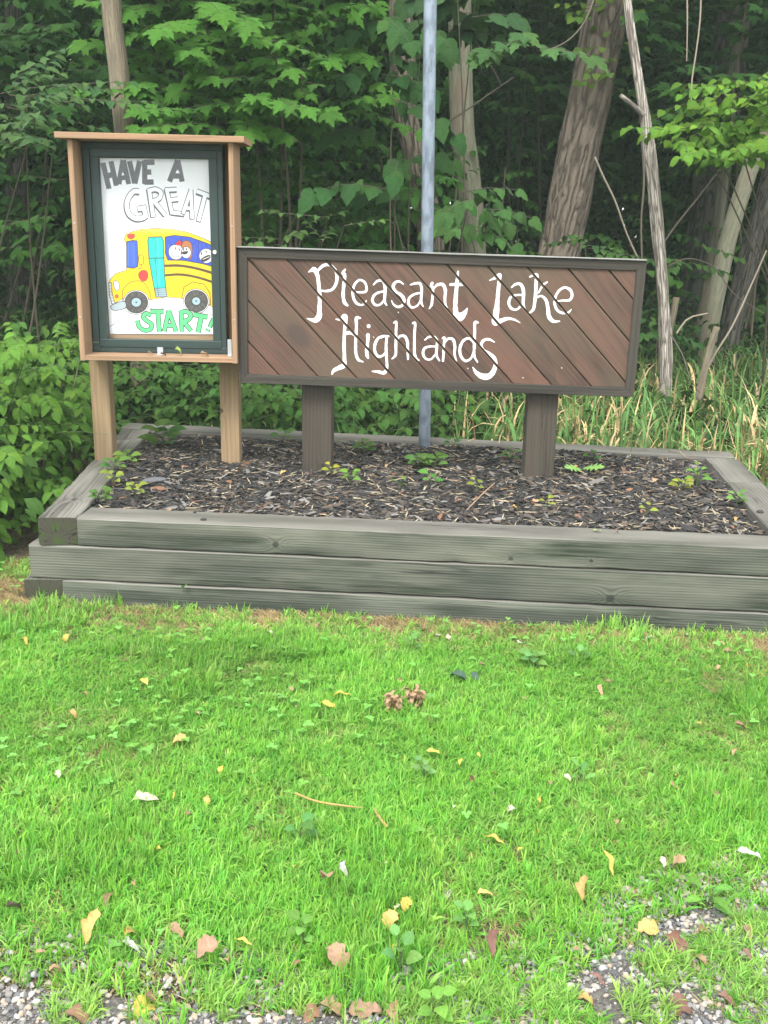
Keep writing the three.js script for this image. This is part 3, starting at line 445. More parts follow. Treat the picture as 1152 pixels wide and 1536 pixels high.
  face(735, 285, 66, 70); face(826, 290, 42, 52); face(1005, 320, 64, 66); shape([[722, 222], [760, 178], [800, 200], [780, 228]], 'rgb(216,50,50)', 3, false);
  for (const [x, y] of [[727, 252], [762, 262], [800, 262], [825, 258], [960, 298], [1002, 282]]) { line([[x, y - 8], [x + 3, y + 8]], 8); }
  line([[690, 295], [715, 328], [775, 322]], 3.5); shape([[785, 288], [842, 280], [830, 302], [798, 306]], dk, 2); shape([[958, 350], [1035, 312], [1038, 338], [975, 374]], dk, 2); line([[975, 350], [1030, 328]], 4, wht);
  line([[786, 140], [778, 350]], 3); line([[938, 185], [925, 380]], 3); line([[660, 190], [720, 235]], 3, 'rgb(40,50,120)'); line([[880, 220], [905, 205]], 3, 'rgb(40,50,120)');
  line([[640, 412], [760, 410], [900, 432], [1110, 492]], 24, 'rgb(88,72,52)'); line([[640, 500], [760, 492], [900, 512], [1110, 578]], 22, 'rgb(88,72,52)');
  c.save(); { const [a, b] = P(1)([700, 472]), [d, e] = P(1)([1030, 505]); c.translate(a, b); c.rotate(Math.atan2(e - b, d - a)); c.font = `${Math.round(34 * U)}px sans-serif`; c.fillStyle = 'rgb(150,122,40)'; let x = 0; for (const ch of 'SCHOOL  BUS') { c.fillText(ch, x, 0); x += 31 * U; } } c.restore();
  shape([[780, 715], [800, 610], [880, 560], [980, 580], [1030, 660], [1035, 770]], Y, 4.5, false); line([[255, 750], [260, 640], [330, 565], [430, 560], [490, 640], [510, 720]], 4);
  const wheel = (x, y, R, h) => { const q = (r) => { const o = []; for (let i = 0; i < 20; i++) o.push([x + r * Math.cos(i / 20 * 6.283), y + r * Math.sin(i / 20 * 6.283)]); return o; }; shape(q(R + 12), wht, 4); shape(q(R), 'rgb(74,72,72)', 4); const r = rng(x); c.strokeStyle = 'rgba(150,150,150,0.5)'; c.lineWidth = 2; for (let i = 0; i < 60; i++) { const a = r() * 6.283, s = h + 8 + r() * 20; path([[x + s * Math.cos(a), y + s * Math.sin(a)], [x + (R - 8) * Math.cos(a + 0.1), y + (R - 8) * Math.sin(a + 0.1)]], 1); c.stroke(); } shape(q(h), 'rgb(160,188,198)', 4); shape(q(7), 'rgb(120,150,160)', 3); };
  wheel(378, 752, 102, 44); wheel(908, 738, 102, 38);
  shape([[150, 790], [175, 772], [275, 745], [285, 800], [190, 830], [165, 822]], 'rgb(176,190,196)', 4); shape([[195, 548], [222, 570], [224, 630], [205, 648], [182, 610], [178, 565]], 'rgb(226,228,230)', 3.5);
  { const q = []; for (let i = 0; i < 12; i++) q.push([205 + 16 * Math.cos(i / 12 * 6.283), 697 + 18 * Math.sin(i / 12 * 6.283)]); shape(q, 'rgb(230,98,40)', 2); }
  shape([[133, 572], [160, 570], [162, 660], [190, 765], [165, 775], [140, 690]], wht, 4, false); for (let k = 0; k < 14; k++) line([[134 + k * 1.5, 582 + k * 14], [160 + k * 1.7, 580 + k * 14]], 2.5);
  c.lineJoin = 'miter'; c.lineCap = 'butt'; const gr = 'rgb(96,206,132)';
  block([{ curve: 1, p: [[510, 872], [460, 858], [440, 890], [470, 925], [512, 960], [500, 1005], [440, 1012], [400, 975], [388, 920]] }], 1, 34, 0, gr);
  block([[[500, 838], [622, 838]], [[568, 840], [580, 1030]]], 1, 36, 0, gr); block([[[666, 825], [622, 1028]], [[664, 825], [728, 1028]], [[640, 968], [705, 968]]], 1, 34, 0, gr);
  block([[[772, 825], [780, 1030]], { curve: 1, p: [[765, 845], [825, 838], [858, 870], [840, 910], [785, 932]] }, [[790, 925], [862, 1022]]], 1, 34, 0, gr); block([[[880, 862], [1008, 888]], [[952, 875], [920, 1034]]], 1, 38, 0, gr); block([[[1058, 900], [1022, 985]], [[1010, 1000], [1002, 1022]]], 1, 30, 0, gr);
  const pt = new THREE.CanvasTexture(cv); pt.colorSpace = THREE.SRGBColorSpace; pt.magFilter = THREE.LinearFilter;
  const g = new THREE.PlaneGeometry(0.503, 0.764, 10, 14), p = g.attributes.position; for (let i = 0; i < p.count; i++) p.setZ(i, 0.0015 * fbm(p.getX(i) * 5, p.getY(i) * 5, 3)); g.computeVertexNormals();
  const m = mesh('school_poster', g, new THREE.MeshStandardMaterial({ map: pt, color: new THREE.Color(0.86, 0.86, 0.87), roughness: 0.75, name: 'poster_paper' }), scene); m.position.set(-1.029, 1.396, -4.7925); m.rotation.z = 0.014;
  tag(m, 'white hand-drawn poster of a yellow school bus inside the green case', 'poster');
}
// ------------------------------------------------------------------ leaves
function gridLeaf(n, wf, fold, droop, { stalk = 0.12 } = {}) { // ribbon leaf along +Y, facing +Z
  const pos = [], idx = []; let y = 0, z = 0, a = 0.25; const st = [];
  for (let i = 0; i <= n; i++) { const s = i / n; st.push([s, y, z]); a -= droop / n; y += Math.cos(a) / n; z += Math.sin(a) / n; }
  const sw = 0.012; const uv = [0.5, 0, 0.5, 0, 0.5, 0, 0.5, 0]; pos.push(-sw, -stalk, -0.03, sw, -stalk, -0.03, -sw, 0, 0, sw, 0, 0); idx.push(0, 1, 2, 1, 3, 2);
  const b = 4; for (const [s, yy, zz] of st) { const w = wf(s); uv.push(0.5 - w, s, 0.5, s, 0.5 + w, s); pos.push(-w, yy, zz + fold * w, 0, yy, zz, w, yy, zz + fold * w); }
  for (let i = 0; i < n; i++) { const q = b + i * 3; idx.push(q, q + 1, q + 3, q + 1, q + 4, q + 3, q + 1, q + 2, q + 4, q + 2, q + 5, q + 4); }
  const g = new THREE.BufferGeometry(); g.setAttribute('position', new THREE.Float32BufferAttribute(pos, 3)); g.setAttribute('uv', new THREE.Float32BufferAttribute(uv, 2)); g.setIndex(idx); g.computeVertexNormals(); return g;
}
function lobeLeaf(half, cy, cup, stalk = 0.3) {
  const out = [...half, ...half.slice(0, -1).reverse().map(([x, y]) => [-x, y])], pos = [0, cy, 0.0], idx = [], uv = [0.5, 0.3];
  const zf = (x, y) => -cup * (x * x + (y - cy) * (y - cy)) + 0.10 * Math.abs(x) * (1 - Math.abs(x)) ;
  for (const [x, y] of out) { pos.push(x, y, zf(x, y)); uv.push(0.5 + x * 0.7, clamp(y * 0.9 + 0.08)); }
  for (let i = 1; i < out.length; i++) idx.push(0, i, i + 1); idx.push(0, out.length, 1);
  const k = pos.length / 3; pos.push(-0.01, -stalk, -0.1, 0.01, -stalk, -0.1, 0, cy * 0.3, 0); uv.push(0.5, 0, 0.5, 0, 0.5, 0); idx.push(k, k + 1, k + 2);
  const g = new THREE.BufferGeometry(); g.setAttribute('position', new THREE.Float32BufferAttribute(pos, 3)); g.setAttribute('uv', new THREE.Float32BufferAttribute(uv, 2)); g.setIndex(idx); g.computeVertexNormals(); return g;
}
const ov = (wm, p = 0.85) => (s) => wm * Math.pow(Math.sin(Math.PI * Math.pow(clamp(s, 0.001, 0.999), p)), 0.85) + (s < 0.99 ? 0.004 : 0);
const MAPLE = [[0.04, 0.0], [0.30, -0.10], [0.25, 0.05], [0.43, 0.09], [0.38, 0.19], [0.63, 0.36], [0.46, 0.385], [0.50, 0.54], [0.29, 0.45], [0.19, 0.49], [0.25, 0.67], [0.12, 0.73], [0.10, 0.84], [0, 1.0]];
const GRAPE = [[0.06, -0.03], [0.26, -0.08], [0.45, 0.10], [0.43, 0.30], [0.30, 0.42], [0.31, 0.58], [0.16, 0.80], [0, 1.0]];
const OAK = [[0.03, -0.02], [0.12, 0.10], [0.06, 0.2], [0.26, 0.30], [0.08, 0.38], [0.34, 0.52], [0.11, 0.58], [0.30, 0.76], [0.13, 0.78], [0.12, 0.92], [0, 1.0]];
const G = {
  maple: lobeLeaf(MAPLE, 0.28, 0.35), grape: lobeLeaf(GRAPE, 0.3, 0.5, 0.2), oak: lobeLeaf(OAK, 0.4, 0.15, 0.12),
  ovate: gridLeaf(5, ov(0.27), 0.35, 0.9), broad: gridLeaf(5, ov(0.36, 0.75), 0.25, 0.8), narrow: gridLeaf(5, ov(0.2, 0.9), 0.3, 1.0), rough: gridLeaf(3, ov(0.27), 0.35, 0.8, { stalk: 0 }),
};
const YA = V(0, 1, 0);
function leafMatrix(p, d, n, s) { const y = d.clone().normalize(), z = n.clone().addScaledVector(y, -n.dot(y)); if (z.lengthSq() < 1e-6) z.set(0.3, 0.1, 1).addScaledVector(y, -y.z); z.normalize(); const x = y.clone().cross(z); return new THREE.Matrix4().makeBasis(x, y, z).scale(V(s, s, s)).setPosition(p); }
const veinMap = tex(128, 256, (u, v) => { // midrib, side veins and mottle of a leaf blade
  const x = Math.abs(u - 0.5), q = v - x * 0.9, sv = Math.abs(((q * 8) % 1 + 1) % 1 - 0.5), rib = 1 - smooth(0.006, 0.02, x), side = (1 - smooth(0.0, 0.12, sv)) * 0.6;
  const k = 0.86 + 0.16 * Math.max(rib, side) + 0.22 * fbm(u * 9, v * 12, 3, 3); return [k, k * 0.985, k * 0.97]; }, true, false);
const leafMats = {};
const leafMat = (c, tr = 0.4, veins = true) => { const k = c.map((v) => v.toFixed(3)).join() + tr + veins; return leafMats[k] ??= new THREE.MeshPhysicalMaterial({ map: veins ? veinMap : null, color: new THREE.Color(...c), roughness: 0.7, transmission: tr, thickness: 0, specularIntensity: 0.15, name: 'leaf' }); };
const WHITE = leafMat([1, 1, 1]);
function shades(base, r, n = 7, spread = 0.3, warm = 0.25) { return Array.from({ length: n }, () => { const k = 1 + (r() - 0.5) * 2 * spread, w = (r() - 0.35) * warm; return [base[0] * k * (1 + w), base[1] * k, base[2] * k * (1 - w)]; }); }
function instanced(name, geo, list, parent, mat = WHITE) { // list of {m, c}
  const im = new THREE.InstancedMesh(geo, mat, list.length); const c = new THREE.Color();
  list.forEach((l, i) => { im.setMatrixAt(i, l.m); im.setColorAt(i, c.setRGB(...l.c)); }); im.name = parent === scene ? numbered(name) : name; im.castShadow = im.receiveShadow = true; kind(im, 'stuff'); parent.add(im); return im;
}
// leaves of one plant: those that show largest become parts of their own, the others one mass
let nSingle = 0;
function addLeaves(plant, geo, leaves, singles, name = 'leaf') {
  const inv = plant.position.clone().negate(), T = new THREE.Matrix4().makeTranslation(inv.x, inv.y, inv.z);
  const scored = leaves.map((l) => { const p = V().setFromMatrixPosition(l.m), [x, y, d] = toView(p); const inside = d > 0.3 && x > -10 && x < 1162 && y > -10 && y < 1546; return { l, s: inside ? l.s * FPX / d * 0.8 : 0, d }; });
  const cand = scored.filter((q) => q.s >= 10).sort((a, b) => a.d - b.d).slice(0, singles), pick = new Set(cand.map((q) => q.l));
  for (const l of pick) { const o = new THREE.Mesh(geo, leafMat(l.c)); o.name = name; o.castShadow = o.receiveShadow = true; o.applyMatrix4(T.clone().multiply(l.m)); plant.add(o); nSingle++; }
  const rest = leaves.filter((l) => !pick.has(l)).map((l) => ({ m: T.clone().multiply(l.m), c: l.c }));
  if (rest.length) instanced('foliage', geo, rest, plant);
}
// a leafy twig: alternate leaves along a drooping shoot
function spray(o, dir, len, n, size, pal, r, out, { face = 0.35, droop = 0.35, twigs } = {}) {
  const side = dir.clone().cross(YA).normalize(), p = o.clone(), d = dir.clone().normalize(), pts = [p.clone()];
  for (let i = 0; i < n; i++) {
    d.y -= droop / n * 0.8; d.normalize(); p.addScaledVector(d, len / n); pts.push(p.clone());
    const sg = i === n - 1 ? 0 : (i % 2 ? 1 : -1), ld = d.clone().multiplyScalar(0.55 + 0.5 * (sg === 0)).addScaledVector(side, sg * (0.7 + 0.3 * r())); ld.y -= droop * (0.5 + r()); ld.x += (r() - 0.5) * 0.3;
    const nn = V((r() - 0.5) * 0.7, 1, face + (r() - 0.5) * 0.7), s = size * (0.7 + 0.55 * r());
    out.push({ m: leafMatrix(p, ld, nn, s), c: pal[Math.floor(r() * pal.length)], s });
  }
  twigs?.push(pts);
}
const twigMat = new THREE.MeshStandardMaterial({ color: new THREE.Color(0.075, 0.06, 0.04), roughness: 0.9, name: 'twig_bark' });
const greenStem = new THREE.MeshStandardMaterial({ color: new THREE.Color(0.06, 0.09, 0.03), roughness: 0.8, name: 'green_stem' });
function twigsMesh(plant, twigs, rad, mat = twigMat) {
  const gs = twigs.map((pts) => { const q = pts.length > 4 ? [pts[0], pts[Math.floor(pts.length / 2)], pts[pts.length - 1]] : pts; return tubeGeo(q.map((p) => p.clone().sub(plant.position)), [rad, rad * 0.5], { seg: 4, per: 0.09, cap: false }); });
  if (gs.length) kind(mesh('twigs', mergeGeometries(gs), mat, plant), 'stuff');
}
// a mass of leafy shoots filling a box of the view between two depths
function foliageMass(o) {
  const r = rng(o.seed), leaves = [], twigs = [], pal = shades(o.color, r, 7, o.spread ?? 0.3, o.warm ?? 0.25), cs = [];
  const plant = thing(o.name, o.label, o.category, o.base ?? onZ((o.box[0] + o.box[2]) / 2, o.box[3], (o.z[0] + o.z[1]) / 2).toArray(), o.group);
  if (!o.base) plant.position.y = groundY(plant.position.x, plant.position.z) - 0.02;
  for (let i = 0; i < o.n; i++) {
    const z = mix(o.z[0], o.z[1], r() ** (o.zpow ?? 1)), x = mix(o.box[0], o.box[2], r()), y = mix(o.box[1], o.box[3], r());
    if (o.keep && !o.keep(x, y, r, z)) continue;
    const p = onZ(x, y, z); if (p.y < groundY(p.x, p.z) + 0.02) continue; if (o.clear && o.clear(p)) continue;
    const az = r() * 6.283, dir = V(Math.cos(az), (o.lift ?? 0.1) + (r() - 0.5) * 0.5, Math.sin(az) * 0.9 + (o.toward ?? 0.35));
    spray(p, dir, o.len * (0.7 + 0.6 * r()), o.per, o.size, pal, r, leaves, { face: o.face ?? 0.4, droop: o.droop ?? 0.35, twigs }); cs.push(p);
  }
  const okL = o.clear ? leaves.filter((l) => !o.clear(V().setFromMatrixPosition(l.m))) : leaves;
  addLeaves(plant, G[o.leaf], okL, o.singles ?? 0);
  twigsMesh(plant, twigs, o.twigR ?? 0.0025, o.green ? greenStem : twigMat);
  // stems from the ground up into the mass
  const ns = o.stems ?? 5; for (let i = 0; i < ns && cs.length; i++) { const e = cs[Math.floor(r() * cs.length)], b = V(plant.position.x + (r() - 0.5) * (o.stemSpread ?? 0.6), 0, plant.position.z - r() * 0.3); b.y = groundY(b.x, b.z) - 0.03; if (inBed(b.x, b.z)) continue;
    const mid = b.clone().lerp(e, 0.5).add(V((r() - 0.5) * 0.2, 0.15, -0.1)); mesh('stem', tubeGeo([b, mid, e].map((p) => p.clone().sub(plant.position)), [o.stemR ?? 0.008, (o.stemR ?? 0.008) * 0.4], { seg: 6, per: 0.12, amp: 0.2, cap: false }), o.green ? greenStem : twigMat, plant); }
  return plant;
}
function clusterGeo(n, rad, leaf, seed, flat = 0.6) { const r = rng(seed), gs = []; for (let i = 0; i < n; i++) { const a = r() * 6.283, q = Math.cbrt(r()) * rad, e = (r() - 0.5) * 2; const p = V(Math.cos(a) * q, e * rad * flat, Math.sin(a) * q); gs.push(G.rough.clone().applyMatrix4(leafMatrix(p, V(Math.cos(a) + (r() - 0.5), -0.35 - r() * 0.5, Math.sin(a) + (r() - 0.5)), V((r() - 0.5) * 0.9, 1, (r() - 0.5) * 0.9), leaf * (0.7 + r() * 0.6)))); } return mergeGeometries(gs); }
const CL = [1, 2, 3].map((s) => clusterGeo(14, 0.42, 0.15, s * 7)), CLs = [1, 2, 3].map((s) => clusterGeo(14, 0.24, 0.085, s * 9));
const rotM = (r, p, s) => new THREE.Matrix4().makeRotationY(r() * 6.283).multiply(new THREE.Matrix4().makeRotationX((r() - 0.5) * 0.7)).scale(V(s, s, s)).setPosition(p);
function crown(parent, centre, rad, n, color, seed, sc = 1, small = false) { // leaf clumps through an ellipsoid, thinner inside
  const r = rng(seed), pal = shades(color, r, 9, 0.35, 0.25), lists = [[], [], []];
  for (let i = 0; i < n; i++) { const u = r() * 2 - 1, a = r() * 6.283, q = Math.pow(r(), 0.4), w = Math.sqrt(1 - u * u), bump = 1 + 0.35 * noise(Math.cos(a) * 2 + seed, u * 2, Math.sin(a) * 2);
    const p = V(centre.x + rad.x * q * w * Math.cos(a) * bump, centre.y + rad.y * q * u * bump, centre.z + rad.z * q * w * Math.sin(a) * bump); if (p.y < 0.3) p.y = 0.3 + r();
    p.sub(parent.position); lists[i % 3].push({ m: rotM(r, p, sc * (0.7 + 0.6 * r())), c: pal[Math.floor(r() * pal.length)] }); }
  lists.forEach((l, k) => l.length && instanced('crown', (small ? CLs : CL)[k], l, parent));
}

// ------------------------------------------------------------------ bark
function bark(name, lo, hi, { fx = 26, fy = 4, seed = 1, patches = null, amt = 0.5, bump = 0.01, cracks = 1 } = {}) {
  const f = (u, v) => { const x = Math.cos(u * 6.283), z = Math.sin(u * 6.283), s = fx / 6.283, yy = v * fy; const w = 0.7 * fbm(x * s * 0.5, z * s * 0.5 + yy * 0.7, seed, 2); const a = Math.abs(noise(x * s + w, z * s + w + seed, yy + w)); const b = fbm(x * s * 3, z * s * 3, yy * 6 + seed, 3); return [a, b]; };
  const m = tex(512, 512, (u, v) => { const [a, b] = f(u, v); let c = mix3(lo, hi, clamp(cracks * smooth(0.0, 0.5, a) + (1 - cracks) * 0.6 + b * 0.5)); if (patches) { const q = smooth(0.05, 0.3, fbm(Math.cos(u * 6.283) * 1.6 + seed, Math.sin(u * 6.283) * 1.6, v * 7, 4)); c = mix3(c, patches, q * amt); } return c; });
  const bm = tex(512, 512, (u, v) => { const [a, b] = f(u, v); return clamp(0.2 + a * 1.2 * cracks + b * 0.4); }, false);
  m.wrapT = bm.wrapT = THREE.MirroredRepeatWrapping; return new THREE.MeshStandardMaterial({ map: m, bumpMap: bm, bumpScale: bump, roughness: 0.95, name });
}
const uvUnit = (g, ru, rv) => { const uv = g.attributes.uv; let mx = 0; for (let i = 0; i < uv.count; i++) mx = Math.max(mx, uv.getX(i)); for (let i = 0; i < uv.count; i++) uv.setXY(i, uv.getX(i) / mx * ru, uv.getY(i) * rv); return g; };
const bGrey = bark('grey_furrowed_bark', [0.082, 0.064, 0.049], [0.215, 0.170, 0.130], { fx: 44, fy: 11, seed: 3, patches: [0.13, 0.10, 0.07], amt: 0.45, bump: 0.025 });
const bSmooth = bark('smooth_green_bark', [0.085, 0.085, 0.056], [0.19, 0.185, 0.125], { fx: 30, fy: 6, seed: 9, patches: [0.16, 0.12, 0.085], amt: 0.9, bump: 0.004, cracks: 0.35 });
const bDead = bark('dead_barkless_wood', [0.12, 0.098, 0.08], [0.46, 0.41, 0.355], { fx: 34, fy: 8, seed: 15, patches: [0.16, 0.125, 0.10], amt: 0.8, bump: 0.012 });
const bDark = bark('dark_bark', [0.018, 0.016, 0.012], [0.078, 0.069, 0.055], { fx: 44, fy: 15, seed: 21, bump: 0.02 });
const bTan = bark('tan_bark', [0.11, 0.09, 0.06], [0.235, 0.19, 0.13], { fx: 30, fy: 6, seed: 27, patches: [0.12, 0.105, 0.075], amt: 0.6, bump: 0.006, cracks: 0.5 });
function trunk(parent, pts, radii, mat, o = {}) { const q = pts.map((p) => p.clone().sub(parent.position)); return mesh(o.name ?? 'trunk', uvUnit(tubeGeo(q, radii, { seg: o.seg ?? 26, per: o.per ?? 0.06, amp: o.amp ?? 0.14, ridge: o.ridge ?? 0.03, ridges: o.ridges ?? 14, seed: o.seed ?? 1 }), 1, o.rv ?? 0.5), mat, parent); }
const P3 = (list, z) => list.map(([x, y, dz = 0]) => onZ(x, y, z + dz));
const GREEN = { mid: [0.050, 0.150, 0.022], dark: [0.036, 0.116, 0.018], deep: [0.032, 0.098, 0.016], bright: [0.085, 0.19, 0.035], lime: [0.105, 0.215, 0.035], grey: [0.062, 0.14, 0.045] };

// ------------------------------------------------------------------ trees whose trunks show
function tree(name, label, mat, px, z, radii, { crownAt, crownR = V(2.6, 2.2, 2.6), n = 210, color = GREEN.dark, o = {}, group, below = 0.15, up = 7, sc = 1 } = {}) {
  const pts = P3(px, z), b = pts[0].clone(); b.y = groundY(b.x, b.z) - below; if (pts[0].y > b.y + 0.05) pts.unshift(b);
  const t = thing(name, label, 'tree', [b.x, groundY(b.x, b.z), b.z], group);
  const last = pts[pts.length - 1], prev = pts[pts.length - 2], d = last.clone().sub(prev).normalize(); if (up > last.y) { const e = last.clone().addScaledVector(d, (up - last.y) / Math.max(0.5, d.y)); pts.push(last.clone().lerp(e, 0.5).add(V(0.05, 0, 0.05)), e); radii = [...radii, radii[radii.length - 1] * 0.75]; }
  trunk(t, pts, radii, mat, o); const e = pts[pts.length - 1], c = crownAt ?? V(e.x, Math.max(e.y, 6.5) + 0.8, e.z - 0.5);
  const r = rng(Math.round(b.x * 999)); for (let k = 0; k < 4; k++) { const a = k * 1.6 + r(); const q = V(c.x + Math.cos(a) * crownR.x * 0.7, c.y + (r() - 0.2) * crownR.y * 0.7, c.z + Math.sin(a) * crownR.z * 0.7), s = e.clone().add(V(0, -0.2 - k * 0.25, 0)); trunk(t, [s, s.clone().lerp(q, 0.5).add(V(0, 0.3, 0)), q], [radii[radii.length - 1] * 0.55, 0.012], mat, { name: 'limb', seg: 8, per: 0.25 }); }
  if (n) crown(t, c, crownR, n, color, Math.round(Math.abs(b.x * 77 + z * 31)) + 3, sc); return t;
}
tree('leaning_tree', 'thick grey-brown furrowed trunk leaning right above the wooden sign', bGrey, [[792, 600], [838, 385], [880, 170], [914, 0], [930, -80]], -9.5, [0.22, 0.185, 0.17, 0.175, 0.165], { o: { ridge: 0.07, ridges: 20, seg: 44, rv: 0.55, seed: 4 }, crownAt: V(2.6, 7.6, -9.2) });
tree('smooth_tree', 'slim greenish smooth-barked trunk just right of the metal pole', bSmooth, [[714, 590], [712, 385], [704, 270], [694, 190], [690, 0]], -8.5, [0.10, 0.095, 0.088, 0.082, 0.075], { o: { ridge: 0.0, amp: 0.1, rv: 0.7, seed: 7 }, crownAt: V(0.5, 7.2, -8.2) });
tree('woodpecker_tree', 'slim tan trunk pitted with holes rising above the notice kiosk roof', bTan, [[212, 610], [206, 420], [187, 205], [178, 110], [164, -10]], -6.6, [0.062, 0.060, 0.058, 0.056, 0.050], { o: { ridge: 0.02, amp: 0.2, rv: 0.8, seed: 2, per: 0.04 }, crownAt: V(-1.9, 6.6, -6.9), crownR: V(1.8, 1.6, 1.8), n: 220, up: 5.8 });
tree('vine_wrapped_tree', 'brown twisted vine-wrapped trunk hidden in leaves left of the metal pole', bGrey, [[668, 640], [655, 480], [642, 330], [622, 235], [606, 120], [600, -10]], -8.0, [0.12, 0.095, 0.08, 0.075, 0.07, 0.065], { o: { ridge: 0.16, ridges: 6, amp: 0.3, rv: 0.6, seed: 11 }, crownAt: V(0.0, 7.0, -8.4) });
{ // dead barkless trunk with a stub
  const z = -6.9, pts = P3([[997, 640], [998, 520], [993, 420], [985, 330], [969, 190], [958, 120], [941, 0], [930, -90]], z), b = pts[0]; const t = thing('dead_tree', 'pale dead barkless trunk with a broken stub right of the sign', 'dead tree', [b.x, groundY(b.x, b.z), b.z]);
  trunk(t, pts, [0.040, 0.042, 0.040, 0.040, 0.038, 0.028, 0.024, 0.020], bDead, { ridge: 0.12, ridges: 9, amp: 0.3, seg: 22, per: 0.035, rv: 1.0, seed: 3 });
  trunk(t, P3([[970, 178], [950, 158, 0.06], [931, 143, 0.1]], z), [0.02, 0.015, 0.014], bDead, { name: 'broken_stub', seg: 12, per: 0.03, amp: 0.3, rv: 1 });
}
tree('dark_furrowed_tree', 'wide dark furrowed trunk between the metal pole and leaning tree', bDark, [[800, 480], [800, 370], [800, 200], [802, 0]], -13, [0.19, 0.17, 0.16, 0.15], { o: { ridge: 0.08, ridges: 18 } });
tree('dark_leaning_tree', 'broad dark trunk leaning at right behind the dead trunk', bDark, [[1040, 490], [1052, 400], [1068, 270], [1090, 120], [1104, 0]], -11, [0.23, 0.19, 0.17, 0.15, 0.14], { o: { ridge: 0.06, ridges: 18 } });
tree('tan_sapling', 'slim tan-green trunk slanting right near the right edge', bSmooth, [[1064, 500], [1090, 370], [1118, 275], [1144, 200], [1185, 60]], -8.5, [0.072, 0.066, 0.060, 0.056, 0.05], { o: { ridge: 0.01, rv: 0.8, seed: 8 }, crownR: V(1.8, 1.6, 1.8), n: 220, up: 5.5 });
tree('green_sapling', 'thin greenish trunk close behind the tan slanting trunk', bSmooth, [[1100, 470], [1120, 380], [1148, 270], [1180, 150]], -9, [0.05, 0.045, 0.04, 0.035], { o: { seed: 5 }, crownR: V(1.6, 1.5, 1.6), n: 160, up: 5.5 });
tree('pale_edged_tree', 'thin pale trunk against the broad dark leaning trunk', bSmooth, [[1052, 490], [1062, 430], [1076, 340], [1088, 240], [1100, 120]], -10.2, [0.07, 0.062, 0.05, 0.045, 0.04], { o: { seed: 6 }, crownR: V(1.6, 1.5, 1.6), n: 160, up: 6 });
tree('grey_edge_tree', 'dark grey trunk low at the right edge behind the tall grass', bDark, [[1096, 490], [1112, 430], [1132, 350], [1160, 250], [1200, 100]], -8.9, [0.085, 0.08, 0.075, 0.07, 0.06], { o: { seed: 12 }, crownR: V(1.8, 1.6, 1.8), n: 160 });
tree('shadow_tree', 'dark trunk half hidden by maple leaves right of the kiosk roof', bDark, [[388, 420], [384, 300], [378, 180], [372, 60], [368, -20]], -11, [0.14, 0.13, 0.125, 0.12, 0.11], { o: { ridge: 0.07 } });
tree('left_shadow_tree', 'dark trunk standing far left of the notice kiosk', bDark, [[28, 460], [26, 380], [24, 280], [22, 100]], -10.5, [0.11, 0.10, 0.09, 0.085], { o: { ridge: 0.06 } });
tree('middle_shadow_tree', 'dark trunk above the left half of the wooden sign', bDark, [[488, 460], [486, 380], [484, 300], [480, 120]], -12.5, [0.12, 0.11, 0.10, 0.10], { o: { ridge: 0.06 } });
{ // slim trunks deep in the wood
  const r = rng(71), xs = [-60, 75, 140, 250, 330, 440, 545, 590, 655, 1012, 1125, 1190, 1240];
  xs.forEach((x) => { const z = -12.5 - r() * 8, l = (r() - 0.5) * 60; tree('slim_tree', 'dark slim trunk standing deep in the shaded wood', bDark, [[x, 470], [x + l * 0.5, 250], [x + l, 0]], z, [0.05 + r() * 0.10, 0.05 + r() * 0.05, 0.05], { n: 110, color: GREEN.deep, crownR: V(3, 2.4, 3), group: 'slim trunks deep in the wood', o: { ridge: 0.05, seed: x, per: 0.15, seg: 14 }, up: 7.5, sc: 1.3 }); });
}
// ------------------------------------------------------------------ foliage in view
const notKiosk = (p) => p.z > -5.05 && p.x > -1.5;
foliageMass({ name: 'maple_sapling', label: 'young maple with lobed green leaves spreading over the kiosk and sign', category: 'tree', seed: 11, box: [205, -90, 520, 215], z: [-6.3, -7.6], n: 125, per: 10, len: 0.5, size: 0.125, leaf: 'maple', color: [0.066, 0.195, 0.026], singles: 280, stems: 6, stemR: 0.014, toward: 0.5, face: 0.75, twigR: 0.003, keep: (x, y, r) => y < 235 - 0.0012 * (x - 330) ** 2 || r() < 0.15 });
foliageMass({ name: 'dogwood_bush', label: 'grey-green small-leaved bush left of the kiosk at roof height', category: 'bush', seed: 12, box: [-90, 120, 95, 235], z: [-5.7, -6.5], n: 46, per: 9, len: 0.42, size: 0.085, leaf: 'ovate', color: GREEN.grey, singles: 150, stems: 5, droop: 0.15 });
foliageMass({ name: 'shade_maple', label: 'dark leafy maple filling the upper left corner', category: 'tree', seed: 13, box: [-220, -140, 170, 330], z: [-7.4, -9.4], n: 190, per: 9, len: 0.6, size: 0.13, leaf: 'maple', color: GREEN.dark, singles: 60, stems: 5, stemR: 0.016, keep: (x, y, r) => noise(x / 90, y / 70, 3) > -0.25 });
foliageMass({ name: 'grape_vine', label: 'large-leaved vine hanging beside the metal pole', category: 'vine', seed: 14, box: [560, 10, 635, 330], z: [-6.0, -7.2], n: 15, per: 6, len: 0.4, size: 0.135, leaf: 'grape', color: [0.036, 0.10, 0.024], singles: 90, stems: 4, face: 0.9, droop: 0.8 });
foliageMass({ name: 'grape_vine', label: 'clump of broad lobed leaves right of the pole above the sign', category: 'vine', seed: 15, box: [670, 280, 745, 370], z: [-5.7, -6.6], n: 10, per: 6, len: 0.26, size: 0.105, leaf: 'grape', color: [0.060, 0.15, 0.036], singles: 90, stems: 3, face: 0.9, droop: 0.6 });
